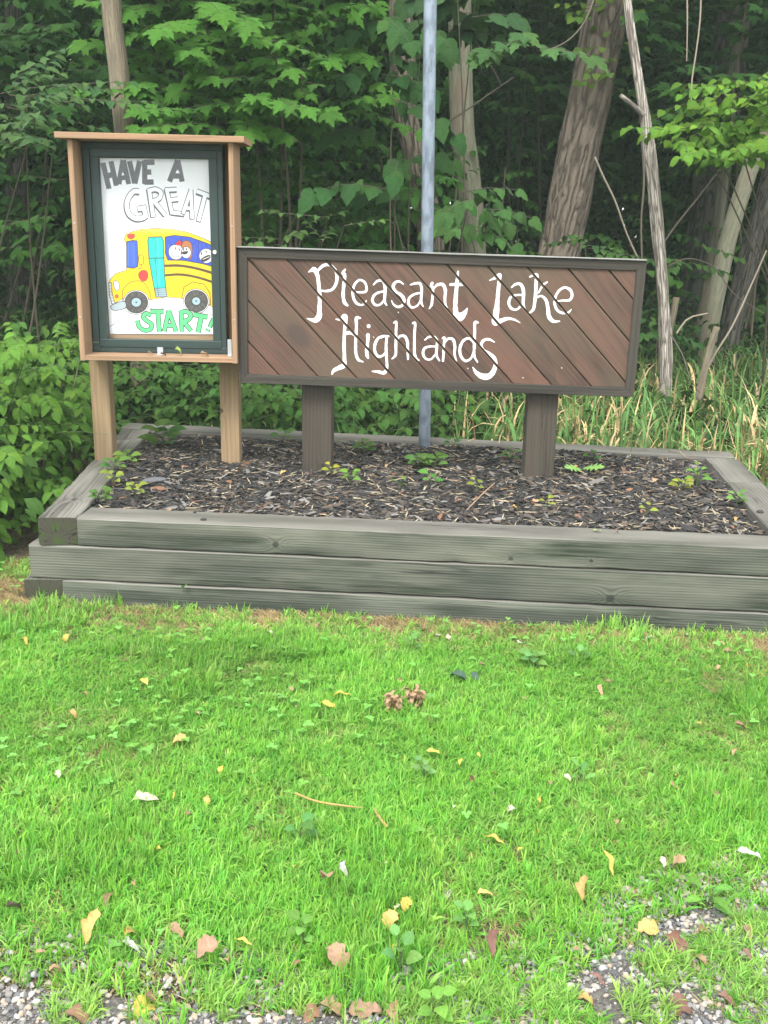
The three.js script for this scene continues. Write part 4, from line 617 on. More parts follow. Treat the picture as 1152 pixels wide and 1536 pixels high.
foliageMass({ name: 'hanging_vine', label: 'broad dark leaves over the top of the slim smooth trunk', category: 'vine', seed: 16, box: [655, -60, 740, 50], z: [-6.6, -7.6], n: 14, per: 6, len: 0.35, size: 0.15, leaf: 'grape', color: [0.045, 0.105, 0.034], singles: 50, stems: 2, face: 0.8, droop: 0.7 });
foliageMass({ name: 'viburnum_bush', label: 'mid-height dark bush behind the left half of the sign', category: 'bush', seed: 17, box: [170, 215, 640, 420], z: [-7.2, -9], n: 280, per: 9, len: 0.5, size: 0.10, leaf: 'ovate', color: [0.046, 0.140, 0.020], singles: 160, stems: 9, keep: (x, y, r) => noise(x / 60, y / 45, 5) > -0.3 });
foliageMass({ name: 'low_sprig_bush', label: 'sparse bright-leaved sprigs just above the sign left top rail', category: 'bush', seed: 18, box: [355, 300, 520, 372], z: [-5.9, -6.5], n: 12, per: 7, len: 0.3, size: 0.065, leaf: 'ovate', color: [0.075, 0.16, 0.04], singles: 70, stems: 5, droop: 0.1 });
foliageMass({ name: 'leafy_shrub', label: 'dense bright green shrub at the left edge beside the bed', category: 'shrub', seed: 21, box: [-150, 500, 138, 830], z: [-4.35, -5.6], n: 440, per: 8, len: 0.26, size: 0.064, leaf: 'ovate', color: [0.105, 0.235, 0.034], singles: 300, stems: 14, stemR: 0.004, green: true, twigR: 0.002, droop: 0.4, face: 0.6, clear: (p) => (p.x > -1.46 && p.z > -5.8) || p.z > -4.1, keep: (x, y, r) => y > 505 + 60 * noise(x / 50, 1) && !(y > 760 && x > 30) });
foliageMass({ name: 'bramble_bush', label: 'bramble bush seen under the kiosk between its two posts', category: 'shrub', seed: 22, box: [120, 545, 365, 665], z: [-5.85, -6.9], n: 175, per: 8, len: 0.32, size: 0.066, leaf: 'ovate', color: [0.070, 0.17, 0.030], singles: 200, stems: 8, stemR: 0.004, green: true, clear: (p) => p.z > -5.78 });
foliageMass({ name: 'tangled_bush', label: 'tangle of leafy bush seen under the left half of the sign', category: 'shrub', seed: 23, box: [350, 570, 660, 662], z: [-5.75, -7.0], n: 175, per: 8, len: 0.32, size: 0.07, leaf: 'ovate', color: [0.070, 0.17, 0.032], singles: 200, stems: 8, stemR: 0.004, green: true, clear: (p) => p.z > -5.68 });
foliageMass({ name: 'beech_branch_tree', label: 'bright yellow-green leafy tree at the right edge above the slanting trunk', category: 'tree', seed: 24, box: [1015, 115, 1230, 235], z: [-6.4, -7.4], n: 130, per: 9, len: 0.34, size: 0.075, leaf: 'broad', color: [0.125, 0.27, 0.030], singles: 220, stems: 4, stemR: 0.01, face: 0.8, droop: 0.4, base: [2.9, 0.25, -7.3], keep: (x, y, r) => y > 178 - (x - 1000) * 0.5 });
foliageMass({ name: 'canopy_maple', label: 'dark leafy maple filling the upper right corner', category: 'tree', seed: 25, box: [950, -150, 1330, 200], z: [-8.4, -10.4], n: 190, per: 9, len: 0.6, size: 0.13, leaf: 'maple', color: GREEN.dark, singles: 60, stems: 5, stemR: 0.016, keep: (x, y, r) => noise(x / 80, y / 60, 9) > -0.2 });
foliageMass({ name: 'honeysuckle_bush', label: 'small-leaved bush around the dead trunk right of the sign', category: 'bush', seed: 26, box: [865, 350, 1045, 560], z: [-7.2, -8.2], n: 75, per: 9, len: 0.3, size: 0.065, leaf: 'broad', color: [0.055, 0.135, 0.034], singles: 120, stems: 7, keep: (x, y, r) => noise(x / 40, y / 40, 2) > -0.2 });
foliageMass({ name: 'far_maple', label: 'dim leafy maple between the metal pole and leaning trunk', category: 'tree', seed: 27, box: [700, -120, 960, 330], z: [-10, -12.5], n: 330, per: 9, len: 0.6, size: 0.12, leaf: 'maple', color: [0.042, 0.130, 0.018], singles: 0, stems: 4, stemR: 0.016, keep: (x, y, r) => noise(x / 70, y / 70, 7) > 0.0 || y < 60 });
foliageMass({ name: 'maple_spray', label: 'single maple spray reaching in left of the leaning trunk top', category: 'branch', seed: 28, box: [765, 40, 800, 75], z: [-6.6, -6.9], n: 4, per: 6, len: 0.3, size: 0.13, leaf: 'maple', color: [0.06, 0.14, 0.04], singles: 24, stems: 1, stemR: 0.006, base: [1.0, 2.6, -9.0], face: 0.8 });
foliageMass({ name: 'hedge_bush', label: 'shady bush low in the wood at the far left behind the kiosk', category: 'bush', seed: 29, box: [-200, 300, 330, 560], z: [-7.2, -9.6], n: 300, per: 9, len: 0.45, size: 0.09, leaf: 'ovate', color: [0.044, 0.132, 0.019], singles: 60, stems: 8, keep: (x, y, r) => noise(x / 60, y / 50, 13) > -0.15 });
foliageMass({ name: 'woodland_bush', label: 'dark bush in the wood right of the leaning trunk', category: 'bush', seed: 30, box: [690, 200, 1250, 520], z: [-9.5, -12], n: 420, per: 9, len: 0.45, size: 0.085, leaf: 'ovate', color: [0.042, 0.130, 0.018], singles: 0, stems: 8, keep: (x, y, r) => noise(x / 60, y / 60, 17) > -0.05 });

// climbing leaves on the leaning trunk
foliageMass({ name: 'climbing_creeper', label: 'few yellow-green creeper leaves climbing the leaning trunk', category: 'vine', seed: 31, box: [885, 5, 935, 150], z: [-9.15, -9.28], n: 20, per: 4, len: 0.25, size: 0.085, leaf: 'broad', color: [0.13, 0.25, 0.04], singles: 80, stems: 1, stemR: 0.004, base: [1.75, 0.3, -9.3], face: 1, spread: 0.4 });

// understory trees and the far wood that reads as one mass
{
  const r = rng(83);
  const list = [[-120, 200, -11], [60, 120, -12], [210, 60, -11], [300, 260, -12.5], [430, 120, -12], [560, 220, -13], [640, 60, -12], [760, 240, -14], [860, 120, -14], [980, 240, -13], [1080, 60, -13], [1180, 240, -12], [1300, 140, -12]];
  list.forEach(([x, y, z]) => { const c = onZ(x, y, z), t = thing('understory_tree', 'dim bushy tree crown in the shaded depth of the wood', 'tree', [c.x, groundY(c.x, c.z), c.z], 'bushy trees in the depth of the wood');
    trunk(t, [V(c.x, groundY(c.x, c.z) - 0.1, c.z), V(c.x + 0.1, c.y * 0.5, c.z), c], [0.07, 0.05, 0.03], bDark, { seg: 10, per: 0.3 }); crown(t, c, V(1.7, 1.7, 1.4), 850, r() < 0.5 ? GREEN.mid : GREEN.dark, 100 + x, 1.25, true); });
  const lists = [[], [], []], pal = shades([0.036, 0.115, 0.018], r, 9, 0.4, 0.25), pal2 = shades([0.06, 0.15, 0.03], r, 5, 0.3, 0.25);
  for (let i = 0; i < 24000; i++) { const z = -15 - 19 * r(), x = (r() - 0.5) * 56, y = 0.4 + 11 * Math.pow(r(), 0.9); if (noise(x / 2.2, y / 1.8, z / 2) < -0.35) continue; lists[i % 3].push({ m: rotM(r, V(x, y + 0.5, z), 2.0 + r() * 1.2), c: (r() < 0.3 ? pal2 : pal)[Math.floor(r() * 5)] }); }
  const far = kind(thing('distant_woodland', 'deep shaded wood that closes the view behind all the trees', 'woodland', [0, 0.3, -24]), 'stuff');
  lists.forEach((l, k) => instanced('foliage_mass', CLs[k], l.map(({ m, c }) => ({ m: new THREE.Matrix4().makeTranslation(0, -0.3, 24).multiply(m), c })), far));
  // undergrowth on the floor of the wood
  const u = [[], [], []], up = shades([0.05, 0.115, 0.028], r, 9, 0.4, 0.3);
  for (let i = 0; i < 6500; i++) { const z = -6.0 - 9 * r() ** 1.3, x = (r() - 0.5) * 22; const y = groundY(x, z) + 0.04 + 0.45 * r() * r() * (x > 0.4 && z > -8 ? 0.3 : 1); u[i % 3].push({ m: rotM(r, V(x, y, z), 0.6 + r() * 0.7), c: up[Math.floor(r() * 9)] }); }
  for (let i = 0; i < 900; i++) { const x = -1.75 - 3.2 * r(), z = -4.3 - 2.2 * r(); u[i % 3].push({ m: rotM(r, V(x, groundY(x, z) + 0.05 + 0.5 * r(), z), 0.6 + r() * 0.6), c: shades([0.07, 0.16, 0.033], r, 1)[0] }); }
  const ug = kind(thing('undergrowth', 'leafy ground cover on the floor of the wood behind the bed', 'undergrowth', [0, 0.2, -9]), 'stuff');
  u.forEach((l, k) => instanced('ground_leaves', CLs[k], l.map(({ m, c }) => ({ m: new THREE.Matrix4().makeTranslation(0, -0.2, 9).multiply(m), c })), ug));
  // canopy above the frame that keeps the wood in shade
  for (let i = 0; i < 14; i++) { const x = i < 7 ? [-13, -9.2, -6.2, -4.4, 4.5, 7, 11][i] : -15 + 30 * ((i % 7) + r() * 0.8) / 7, z = i < 7 ? -9 - r() * 2 : -15 - r() * 4, t = thing('canopy_tree', 'tall tree whose crown closes over the wood', 'tree', [x, groundY(x, z), z], 'tall trees closing over the wood');
    trunk(t, [V(x, groundY(x, z) - 0.1, z), V(x + 0.2, 4, z), V(x + 0.1, 9.5, z)], [0.12, 0.11, 0.07], bDark, { seg: 12, per: 0.3, ridge: 0.05 }); crown(t, V(x, 9.6, z + 0.4), V(3.6, 2.6, 3.4), 130, GREEN.dark, 300 + i, 1.5); }
}

// ------------------------------------------------------------------ tall grass behind and right of the bed
function bladeGeo(n, w, bend, twist) { const pos = [], idx = []; let y = 0, z = 0, a = 0; for (let i = 0; i <= n; i++) { const s = i / n, ww = w * Math.pow(1 - s, 0.6) * (0.75 + 0.5 * Math.min(1, s * 4)), tw = twist * s; pos.push(-ww * Math.cos(tw), y, z - ww * Math.sin(tw), ww * Math.cos(tw), y, z + ww * Math.sin(tw)); a += bend / n * (0.4 + 1.4 * s); y += Math.cos(a) / n; z += Math.sin(a) / n; } for (let i = 0; i < n; i++) { const q = i * 2; idx.push(q, q + 1, q + 2, q + 1, q + 3, q + 2); } const g = new THREE.BufferGeometry(); g.setAttribute('position', new THREE.Float32BufferAttribute(pos, 3)); g.setIndex(idx); g.computeVertexNormals(); return g; }
{
  const r = rng(91), gs = [bladeGeo(6, 0.008, 1.5, 0.5), bladeGeo(7, 0.011, 2.4, -0.7), bladeGeo(6, 0.006, 0.8, 0.4), bladeGeo(8, 0.010, 3.1, 0.9)], green = gs.map(() => []), straw = gs.map(() => []);
  const gp = shades([0.135, 0.245, 0.070], r, 9, 0.35, 0.3), sp = shades([0.42, 0.32, 0.18], r, 7, 0.3, 0.15);
  for (let i = 0; i < 20000; i++) {
    let x, z; const q = r();
    if (q < 0.6) { x = 0.5 + 3.4 * Math.sqrt(r()); z = -5.38 - 3.6 * r() ** 1.4 + 0.15 * (x - 1.4); } else if (q < 0.9) { x = 1.84 + 2.4 * r(); z = -3.5 - 2.2 * r(); } else { x = -1.2 + 3 * r(); z = -5.72 - 0.9 * r() + 0.145 * (x + 1.4) * 0.6; }
    if (z > -5.30 && x < 1.86) continue; if (noise(x * 1.6, z * 1.6, 3) < -0.45) continue;
    const near = z > -5.8, isStraw = r() < (near ? 0.45 : 0.26) * (x > 0.4 ? 1 : 0.4), h = (isStraw ? 0.22 + 0.3 * r() : 0.20 + 0.38 * r()) * (x < 0.4 ? 0.6 : 1), tilt = (r() - 0.5) * (isStraw ? 2.5 : 1.7), k = Math.floor(r() * 4);
    const m = new THREE.Matrix4().makeRotationY(r() * 6.283).multiply(new THREE.Matrix4().makeRotationX(tilt)).scale(V(0.8 + r() * 0.7, h, h)).setPosition(V(x, groundY(x, z) - 0.01, z + 7));
    (isStraw ? straw : green)[k].push({ m, c: isStraw ? sp[Math.floor(r() * 7)] : gp[Math.floor(r() * 9)] });
  }
  const tg = kind(thing('tall_grass', 'tall green and straw grass behind the bed and along its right side', 'grass', [0, 0, -7]), 'stuff');
  green.forEach((l, k) => instanced('green_blades', gs[k], l, tg, leafMat([1, 1, 1], 0.4, false))); straw.forEach((l, k) => instanced('straw_blades', gs[k], l, tg, leafMat([1, 1, 1], 0.15, false)));
}
// ------------------------------------------------------------------ bare twigs, vines, stubs
{
  const tanM = new THREE.MeshStandardMaterial({ color: new THREE.Color(0.24, 0.20, 0.15), roughness: 0.9, name: 'bare_twig' }), dkM = new THREE.MeshStandardMaterial({ color: new THREE.Color(0.11, 0.09, 0.065), roughness: 0.9, name: 'dark_twig' });
  const twig = (name, label, px, z, r0, r1, m = tanM, cat = 'twig') => { const pts = P3(px, z), t = mesh(name, tubeGeo(pts.map((p) => p.clone().sub(pts[0])), [r0 * 0.7, r1 * 0.7], { seg: 7, per: 0.05, amp: 0.35, freq: 30, seed: px[0][0] }), m, scene); t.position.copy(pts[0]); return tag(t, label, cat); };
  twig('dangling_stem', 'thin tan vine stem hanging from the top edge, right of dead trunk', [[1030, -40], [1031, 30], [1030, 92]], -7, 0.008, 0.005);
  twig('dangling_stem', 'longer curved vine stem hanging right of the shorter one', [[1052, -40], [1050, 30], [1044, 80], [1038, 120], [1037, 155]], -7, 0.008, 0.006);
  twig('bare_branch', 'pale bare branch arching left from the leaning trunk top', [[898, -30], [885, 15], [868, 45], [845, 65], [812, 78]], -8.9, 0.012, 0.006);
  twig('bare_branch', 'pale bare branch falling from leaning trunk to sign right end', [[892, 235], [905, 265], [922, 300], [940, 350], [960, 395]], -8.4, 0.012, 0.009);
  twig('bare_branch', 'dark bare twig forking across the slim smooth trunk', [[698, 20], [715, 65], [740, 105], [752, 128]], -7.4, 0.010, 0.006, dkM);
  twig('bare_branch', 'dark bare twig rising right from the slim smooth trunk', [[660, 190], [700, 165], [738, 138], [770, 116]], -7.4, 0.010, 0.006, dkM);
  twig('bare_branch', 'tan curved twig above right end of the sign between trunks', [[962, 200], [966, 270], [962, 330], [963, 395]], -8.2, 0.012, 0.010, dkM);
  twig('bare_branch', 'long thin bare branch slanting through tall grass at right', [[1150, 375], [1128, 425], [1098, 490], [1065, 545], [1045, 600], [1038, 625]], -6.6, 0.006, 0.012);
  twig('bare_branch', 'short pale twig arching in front of the slanting tan trunk', [[1015, 500], [1032, 478], [1062, 470]], -6.7, 0.009, 0.006);
  twig('bare_branch', 'thin dark twig crossing low between right-hand trunks', [[990, 405], [1030, 388], [1070, 400], [1100, 440], [1145, 470]], -7.2, 0.006, 0.005, dkM);
  twig('bare_branch', 'thin twig leaning over grass beside the dead trunk foot', [[1005, 500], [1025, 535], [1034, 565], [1050, 590]], -6.4, 0.006, 0.005, dkM);
  twig('bare_branch', 'long dark branch rising right from the dead trunk middle', [[990, 372], [1020, 330], [1060, 280], [1090, 240]], -9, 0.012, 0.009, dkM);
  twig('bare_branch', 'thin pale stem rising at the left behind the kiosk post', [[60, 720], [80, 640], [110, 580], [120, 530]], -5.2, 0.004, 0.003, tanM);
  twig('bare_branch', 'thin dark stem slanting above the left sign rail', [[420, 372], [440, 330], [470, 290]], -7, 0.007, 0.005, dkM);
  twig('bare_branch', 'thin stem in the gap above the sign middle', [[745, 384], [752, 330], [758, 250]], -7.6, 0.006, 0.004, dkM);
  const stub = (name, label, px, z, radii) => { const pts = P3(px, z), t = thing(name, label, 'stump', [pts[0].x, groundY(pts[0].x, z), z]); trunk(t, pts, radii, bTan, { seg: 16, per: 0.03, amp: 0.35, rv: 1 }); };
  stub('broken_stump', 'pale broken sapling stump sticking out of the tall grass', [[1048, 600], [1056, 560], [1066, 520], [1076, 490]], -6.5, [0.024, 0.022, 0.021, 0.019]);
  stub('broken_stump', 'short broken stump beside the dead trunk middle', [[1002, 620], [1004, 500], [1010, 470], [1014, 446]], -7.1, [0.026, 0.024, 0.022, 0.022]);
  stub('broken_stump', 'small grey stump in the grass below the sign middle', [[714, 655], [713, 620], [712, 592]], -7.4, [0.05, 0.045, 0.045]);
}
// ------------------------------------------------------------------ lawn
{
  const r = rng(101);
  const tuft = (n, w, hmin, hmax, lean, seed) => { const q = rng(seed), gs = []; for (let i = 0; i < n; i++) { const g = bladeGeo(4, 0.035 * w, 0.5 + q() * lean, (q() - 0.5) * 1.2), h = hmin + q() * (hmax - hmin), a = q() * 6.283; g.applyMatrix4(new THREE.Matrix4().makeRotationY(q() * 6.283).multiply(new THREE.Matrix4().makeRotationX((q() - 0.2) * 0.7)).scale(V(h < 0.5 ? h * 1.6 : h, h, h)).setPosition(V(Math.cos(a) * 0.22 * q(), 0, Math.sin(a) * 0.22 * q()))); gs.push(g); } return mergeGeometries(gs); };
  const gs = [tuft(9, 1, 0.5, 1, 1.0, 5), tuft(9, 1.1, 0.5, 1, 1.5, 6), tuft(8, 0.9, 0.6, 1.1, 0.6, 7), tuft(10, 0.9, 0.35, 0.8, 2.0, 8)], lists = gs.map(() => []), dead = gs.map(() => []);
  const gp = shades([0.182, 0.445, 0.064], r, 11, 0.22, 0.3), lp = shades([0.27, 0.49, 0.115], r, 5, 0.2, 0.3), dp = shades([0.36, 0.27, 0.13], r, 7, 0.3, 0.15);
  const N = 150000;
  for (let i = 0; i < N; i++) {
    const z = -1.30 - 3.0 * Math.pow(r(), 0.8), hw = 0.60 * -z + 0.9, x = (r() * 2 - 1) * hw;
    if (z < bedFront(x) + 0.022 && x > -1.43) continue; 
    const ge = gravelEdge(x), past = z - ge; // beyond the edge towards the road: only scattered tufts
    const patch = fbm(x * 2.2, z * 2.2, 3, 3), pf = fbm(x * 7, z * 7, 8, 3);
    if (past > 0 ? noise(x * 7, z * 7, 9) < 0.22 + past * 0.6 || r() < 0.35 : (past > -0.22 && r() < 0.55 * smooth(-0.22, 0, past) + (pf > 0.15 ? 0.25 : 0))) continue;
    const nb = smooth(0.34, 0.05, bedFront(x) - z + 0.0) * 0 + smooth(0.42, 0.06, z - bedFront(x)); // thin, thatchy strip along the timbers
    if (nb > 0 && x > -1.45 && r() < nb * 0.35) continue;
    const dk = r() < 0.07 + nb * 0.65 + 0.20 * smooth(-0.35, 0, past) + (pf > 0.2 ? 0.32 : 0);
    const long = 0.043 + 0.03 * patch + 0.03 * (noise(x * 3.3, z * 3.3, 20) > 0.45 ? 1 : 0), h = (dk ? 0.04 : long) * (0.7 + 0.6 * r()), k = dk ? 3 : Math.floor(r() * 4);
    const m = new THREE.Matrix4().makeRotationY(r() * 6.283).multiply(new THREE.Matrix4().makeRotationX((r() - 0.5) * 0.4 + (dk ? 0.9 : 0))).scale(V(0.046 + r() * 0.025, h, 0.05)).setPosition(V(x, groundY(x, z) - 0.002, z + 3));
    const c = dk ? dp[Math.floor(r() * 7)] : (r() < 0.2 + 0.6 * (pf > 0.1 ? 1 : 0) * 0.5 + nb * 0.5 ? lp[Math.floor(r() * 5)] : gp[Math.floor(r() * 11)]); const cb = 1 + 0.35 * patch;
    (dk ? dead : lists)[k].push({ m, c: [c[0] * cb, c[1] * cb, c[2] * cb] });
  }
  for (const [px, py, rad] of [[998, 1452, 0.05], [972, 1502, 0.06], [1090, 1425, 0.06], [1118, 1466, 0.06], [735, 1492, 0.06], [660, 1525, 0.05], [600, 1505, 0.04], [110, 1512, 0.05], [330, 1500, 0.05], [460, 1490, 0.05], [830, 1500, 0.05], [1140, 1400, 0.05]]) { const c0 = onY(px, py, 0.05);
    for (let i = 0; i < 46; i++) { const a = r() * 6.283, q = rad * Math.sqrt(r()), x = c0.x + q * Math.cos(a), z = c0.z + q * Math.sin(a), h = 0.035 + 0.03 * r(); lists[Math.floor(r() * 4)].push({ m: new THREE.Matrix4().makeRotationY(r() * 6.283).multiply(new THREE.Matrix4().makeRotationX((r() - 0.5) * 0.6)).scale(V(0.055, h, 0.06)).setPosition(V(x, groundY(x, z), z + 3)), c: lp[Math.floor(r() * 5)] }); } }
  const lawn = kind(thing('lawn_grass', 'bright green mown lawn in front of the raised bed', 'grass', [0, 0, -3]), 'stuff');
  const gm = leafMat([1, 1, 1], 0.5, false);
  lists.forEach((l, k) => l.length && instanced('grass_tufts', gs[k], l, lawn, gm)); dead.forEach((l, k) => l.length && instanced('dry_thatch', gs[k], l, lawn, leafMat([1, 1, 1], 0.15, false)));
  // clover and small broad weeds among the grass
  const clover = (() => { const one = gridLeaf(3, (s) => 0.42 * Math.sin(Math.PI * clamp(s, 0.02, 0.98)) ** 0.7, 0.3, 0.4, { stalk: 0 }), g3 = []; for (let k = 0; k < 3; k++) g3.push(one.clone().applyMatrix4(leafMatrix(V(0, 1.0, 0), V(Math.sin(k * 2.09), 0.15, Math.cos(k * 2.09)), V(0, 1, 0), 0.55))); g3.push(tubeGeo([V(0, 0, 0), V(0.05, 0.5, 0), V(0, 1, 0)], [0.03, 0.02], { seg: 4, per: 0.5, cap: false })); g3.forEach((g) => g.deleteAttribute('uv')); return mergeGeometries(g3); })();
  const cl = [], cp = shades([0.17, 0.40, 0.085], r, 7, 0.25, 0.2);
  for (let i = 0; i < 2800; i++) { const z = -1.4 - 2.9 * r() ** 0.9, x = (r() * 2 - 1) * (0.6 * -z + 0.6); if (z < bedFront(x) + 0.08 && x > -1.43 || z > gravelEdge(x) - 0.03) continue; const cn = fbm(x * 1.7 + 5, z * 1.7, 31, 3); if (cn < 0.12 - 0.25 * smooth(-0.3, -1.2, x) * smooth(-3.4, -2.4, z) && r() > 0.07) continue; const s = 0.018 + 0.016 * r(); cl.push({ m: new THREE.Matrix4().makeRotationY(r() * 6.283).multiply(new THREE.Matrix4().makeRotationX((r() - 0.5) * 0.5)).scale(V(s, s * (0.8 + r()), s)).setPosition(V(x, groundY(x, z), z + 3)), c: cp[Math.floor(r() * 7)] }); }
  const cv = kind(thing('clover_patch', 'small clover leaves scattered through the lawn', 'clover', [0, 0, -3]), 'stuff'); instanced('clover_leaves', clover, cl, cv, leafMat([1, 1, 1], 0.4, false));
}
// ------------------------------------------------------------------ mulch chips, gravel
function lump(seed, sx, sy, sz, det = 1) { const g = new THREE.IcosahedronGeometry(1, det), p = g.attributes.position, v = V(); for (let i = 0; i < p.count; i++) { v.fromBufferAttribute(p, i); const q = 1 + 0.35 * noise(v.x * 1.4 + seed, v.y * 1.4, v.z * 1.4 + seed * 2); p.setXYZ(i, v.x * sx * q, v.y * sy * q, v.z * sz * q); } g.computeVertexNormals(); g.deleteAttribute('uv'); return g; }
{
  const r = rng(111), chips = [lump(1, 1, 0.09, 0.17, 0), lump(2, 1, 0.12, 0.24, 0), lump(3, 1, 0.08, 0.11, 0), lump(4, 1, 0.16, 0.36, 0)], lists = chips.map(() => []);
  const dk = shades([0.017, 0.016, 0.016], r, 9, 0.5, 0.1), br = shades([0.060, 0.047, 0.036], r, 7, 0.4, 0.15), gy = shades([0.15, 0.14, 0.13], r, 5, 0.3, 0.08), st = shades([0.30, 0.245, 0.16], r, 5, 0.3, 0.15), rd = shades([0.13, 0.07, 0.04], r, 4, 0.3, 0.2);
  for (let i = 0; i < 30000; i++) { const x = -1.32 + 3.0 * r(), z = -3.9 - 1.75 * r(); if (!inBed(x, z)) continue; const t = r(), pn = fbm(x * 3, z * 3, 7, 3);
    const fringe = smooth(-0.45, -0.05, z - (bedFront(x) - 0.1)) * 0.06; const c = t < 0.60 - fringe ? dk : t < 0.84 ? br : t < 0.925 ? gy : t < 0.975 ? st : rd, thin = c === st, L = (thin ? 0.03 + 0.03 * r() : 0.008 + 0.036 * r() * r()) , k = thin ? 2 : Math.floor(r() * 4);
    const m = new THREE.Matrix4().makeRotationY(r() * 6.283).multiply(new THREE.Matrix4().makeRotationZ((r() - 0.5) * 0.7)).multiply(new THREE.Matrix4().makeRotationX((r() - 0.5) * 1.2)).scale(V(L, L * (thin ? 0.45 : 1), L * (thin ? 0.5 : 1))).setPosition(V(x - 0.2, mulchY(x, z) + 0.004 + r() * 0.009 + pn * 0.006, z + 4.7)); lists[k].push({ m, c: c[Math.floor(r() * c.length)] }); }
  const mu = kind(thing('mulch', 'dark shredded wood mulch with pale straws filling the raised bed', 'mulch', [0.2, 0, -4.7]), 'stuff'), mm = new THREE.MeshStandardMaterial({ roughness: 0.9, name: 'mulch_chip' });
  lists.forEach((l, k) => instanced('chips', chips[k], l, mu, mm));
  const stones = [lump(11, 1, 0.6, 0.8), lump(12, 1, 0.7, 0.65), lump(13, 1, 0.5, 0.9), lump(14, 1, 0.8, 0.8)], sl = stones.map(() => []), cols = [...shades([0.20, 0.19, 0.18], r, 6, 0.4, 0.06), ...shades([0.30, 0.29, 0.28], r, 3, 0.2, 0.05), ...shades([0.085, 0.085, 0.088], r, 5, 0.3, 0.05), ...shades([0.28, 0.23, 0.18], r, 3, 0.3, 0.1)];
  for (let i = 0; i < 90000; i++) { const x = -2.4 + 4.8 * r(), ge = gravelEdge(x), z = ge - 0.16 + (0.16 + 0.6) * r() ** 1.2; if (z < ge && r() < 0.5) continue; if (fbm(x * 4, z * 4, 77, 3) < -0.3 && r() < 0.7) continue; const s = 0.0015 + 0.0068 * r() ** 3; sl[i % 4].push({ m: new THREE.Matrix4().makeRotationY(r() * 6.283).multiply(new THREE.Matrix4().makeRotationX((r() - 0.5))).scale(V(s, s, s)).setPosition(V(x, groundY(x, z) + 0.006 + s * 0.3, z + 1.6)), c: cols[Math.floor(r() * cols.length)] }); }
  const gv = kind(thing('gravel', 'loose pale and grey gravel stones along the road edge', 'gravel', [0, 0, -1.6]), 'stuff'), sm = new THREE.MeshStandardMaterial({ roughness: 0.85, name: 'stone' }); sl.forEach((l, k) => instanced('stones', stones[k], l, gv, sm));
}
// ------------------------------------------------------------------ fallen leaves on the lawn and the shoulder
const rag = (w, p, s) => (t) => ov(w, p)(t) * (1 + 0.28 * noise(t * 11, s, 1));
const LF = {
  flat: () => gridLeaf(11, rag(0.27, 0.85, 1), 0.3, 0.7), curl: () => gridLeaf(11, rag(0.27, 0.9, 2), 0.8, 2.4), roll: () => gridLeaf(11, rag(0.15, 0.9, 3), 1.2, 1.5), sliver: () => gridLeaf(8, ov(0.085, 0.9), 0.8, 0.8), broad: () => gridLeaf(11, rag(0.34, 0.75, 4), 0.55, 1.4),
};
for (const k in LF) LF[k] = LF[k]();
for (const k in LF) { const p = LF[k].attributes.position; for (let i = 0; i < p.count; i++) { p.setZ(i, p.getZ(i) + 0.11 * noise(p.getX(i) * 5, p.getY(i) * 6, k.length)); p.setX(i, p.getX(i) + 0.07 * noise(p.getY(i) * 4, 2, k.length)); } LF[k].computeVertexNormals(); }
const LC = { yellow: [0.50, 0.37, 0.06], gold: [0.46, 0.30, 0.09], tan: [0.35, 0.22, 0.115], pink: [0.34, 0.20, 0.125], brown: [0.21, 0.11, 0.06], red: [0.19, 0.085, 0.055], dark: [0.09, 0.055, 0.035], pale: [0.52, 0.46, 0.36], grey: [0.36, 0.35, 0.33], lime: [0.30, 0.42, 0.06], teal: [0.035, 0.085, 0.055] };
const dryMat = {}; const dry = (c, k) => dryMat[c + k] ??= new THREE.MeshPhysicalMaterial({ map: veinMap, color: new THREE.Color(...LC[c].map((v) => v * (0.85 + 0.3 * (k % 3) / 2))), roughness: 0.7, transmission: 0.25, thickness: 0, name: 'dry_leaf' });
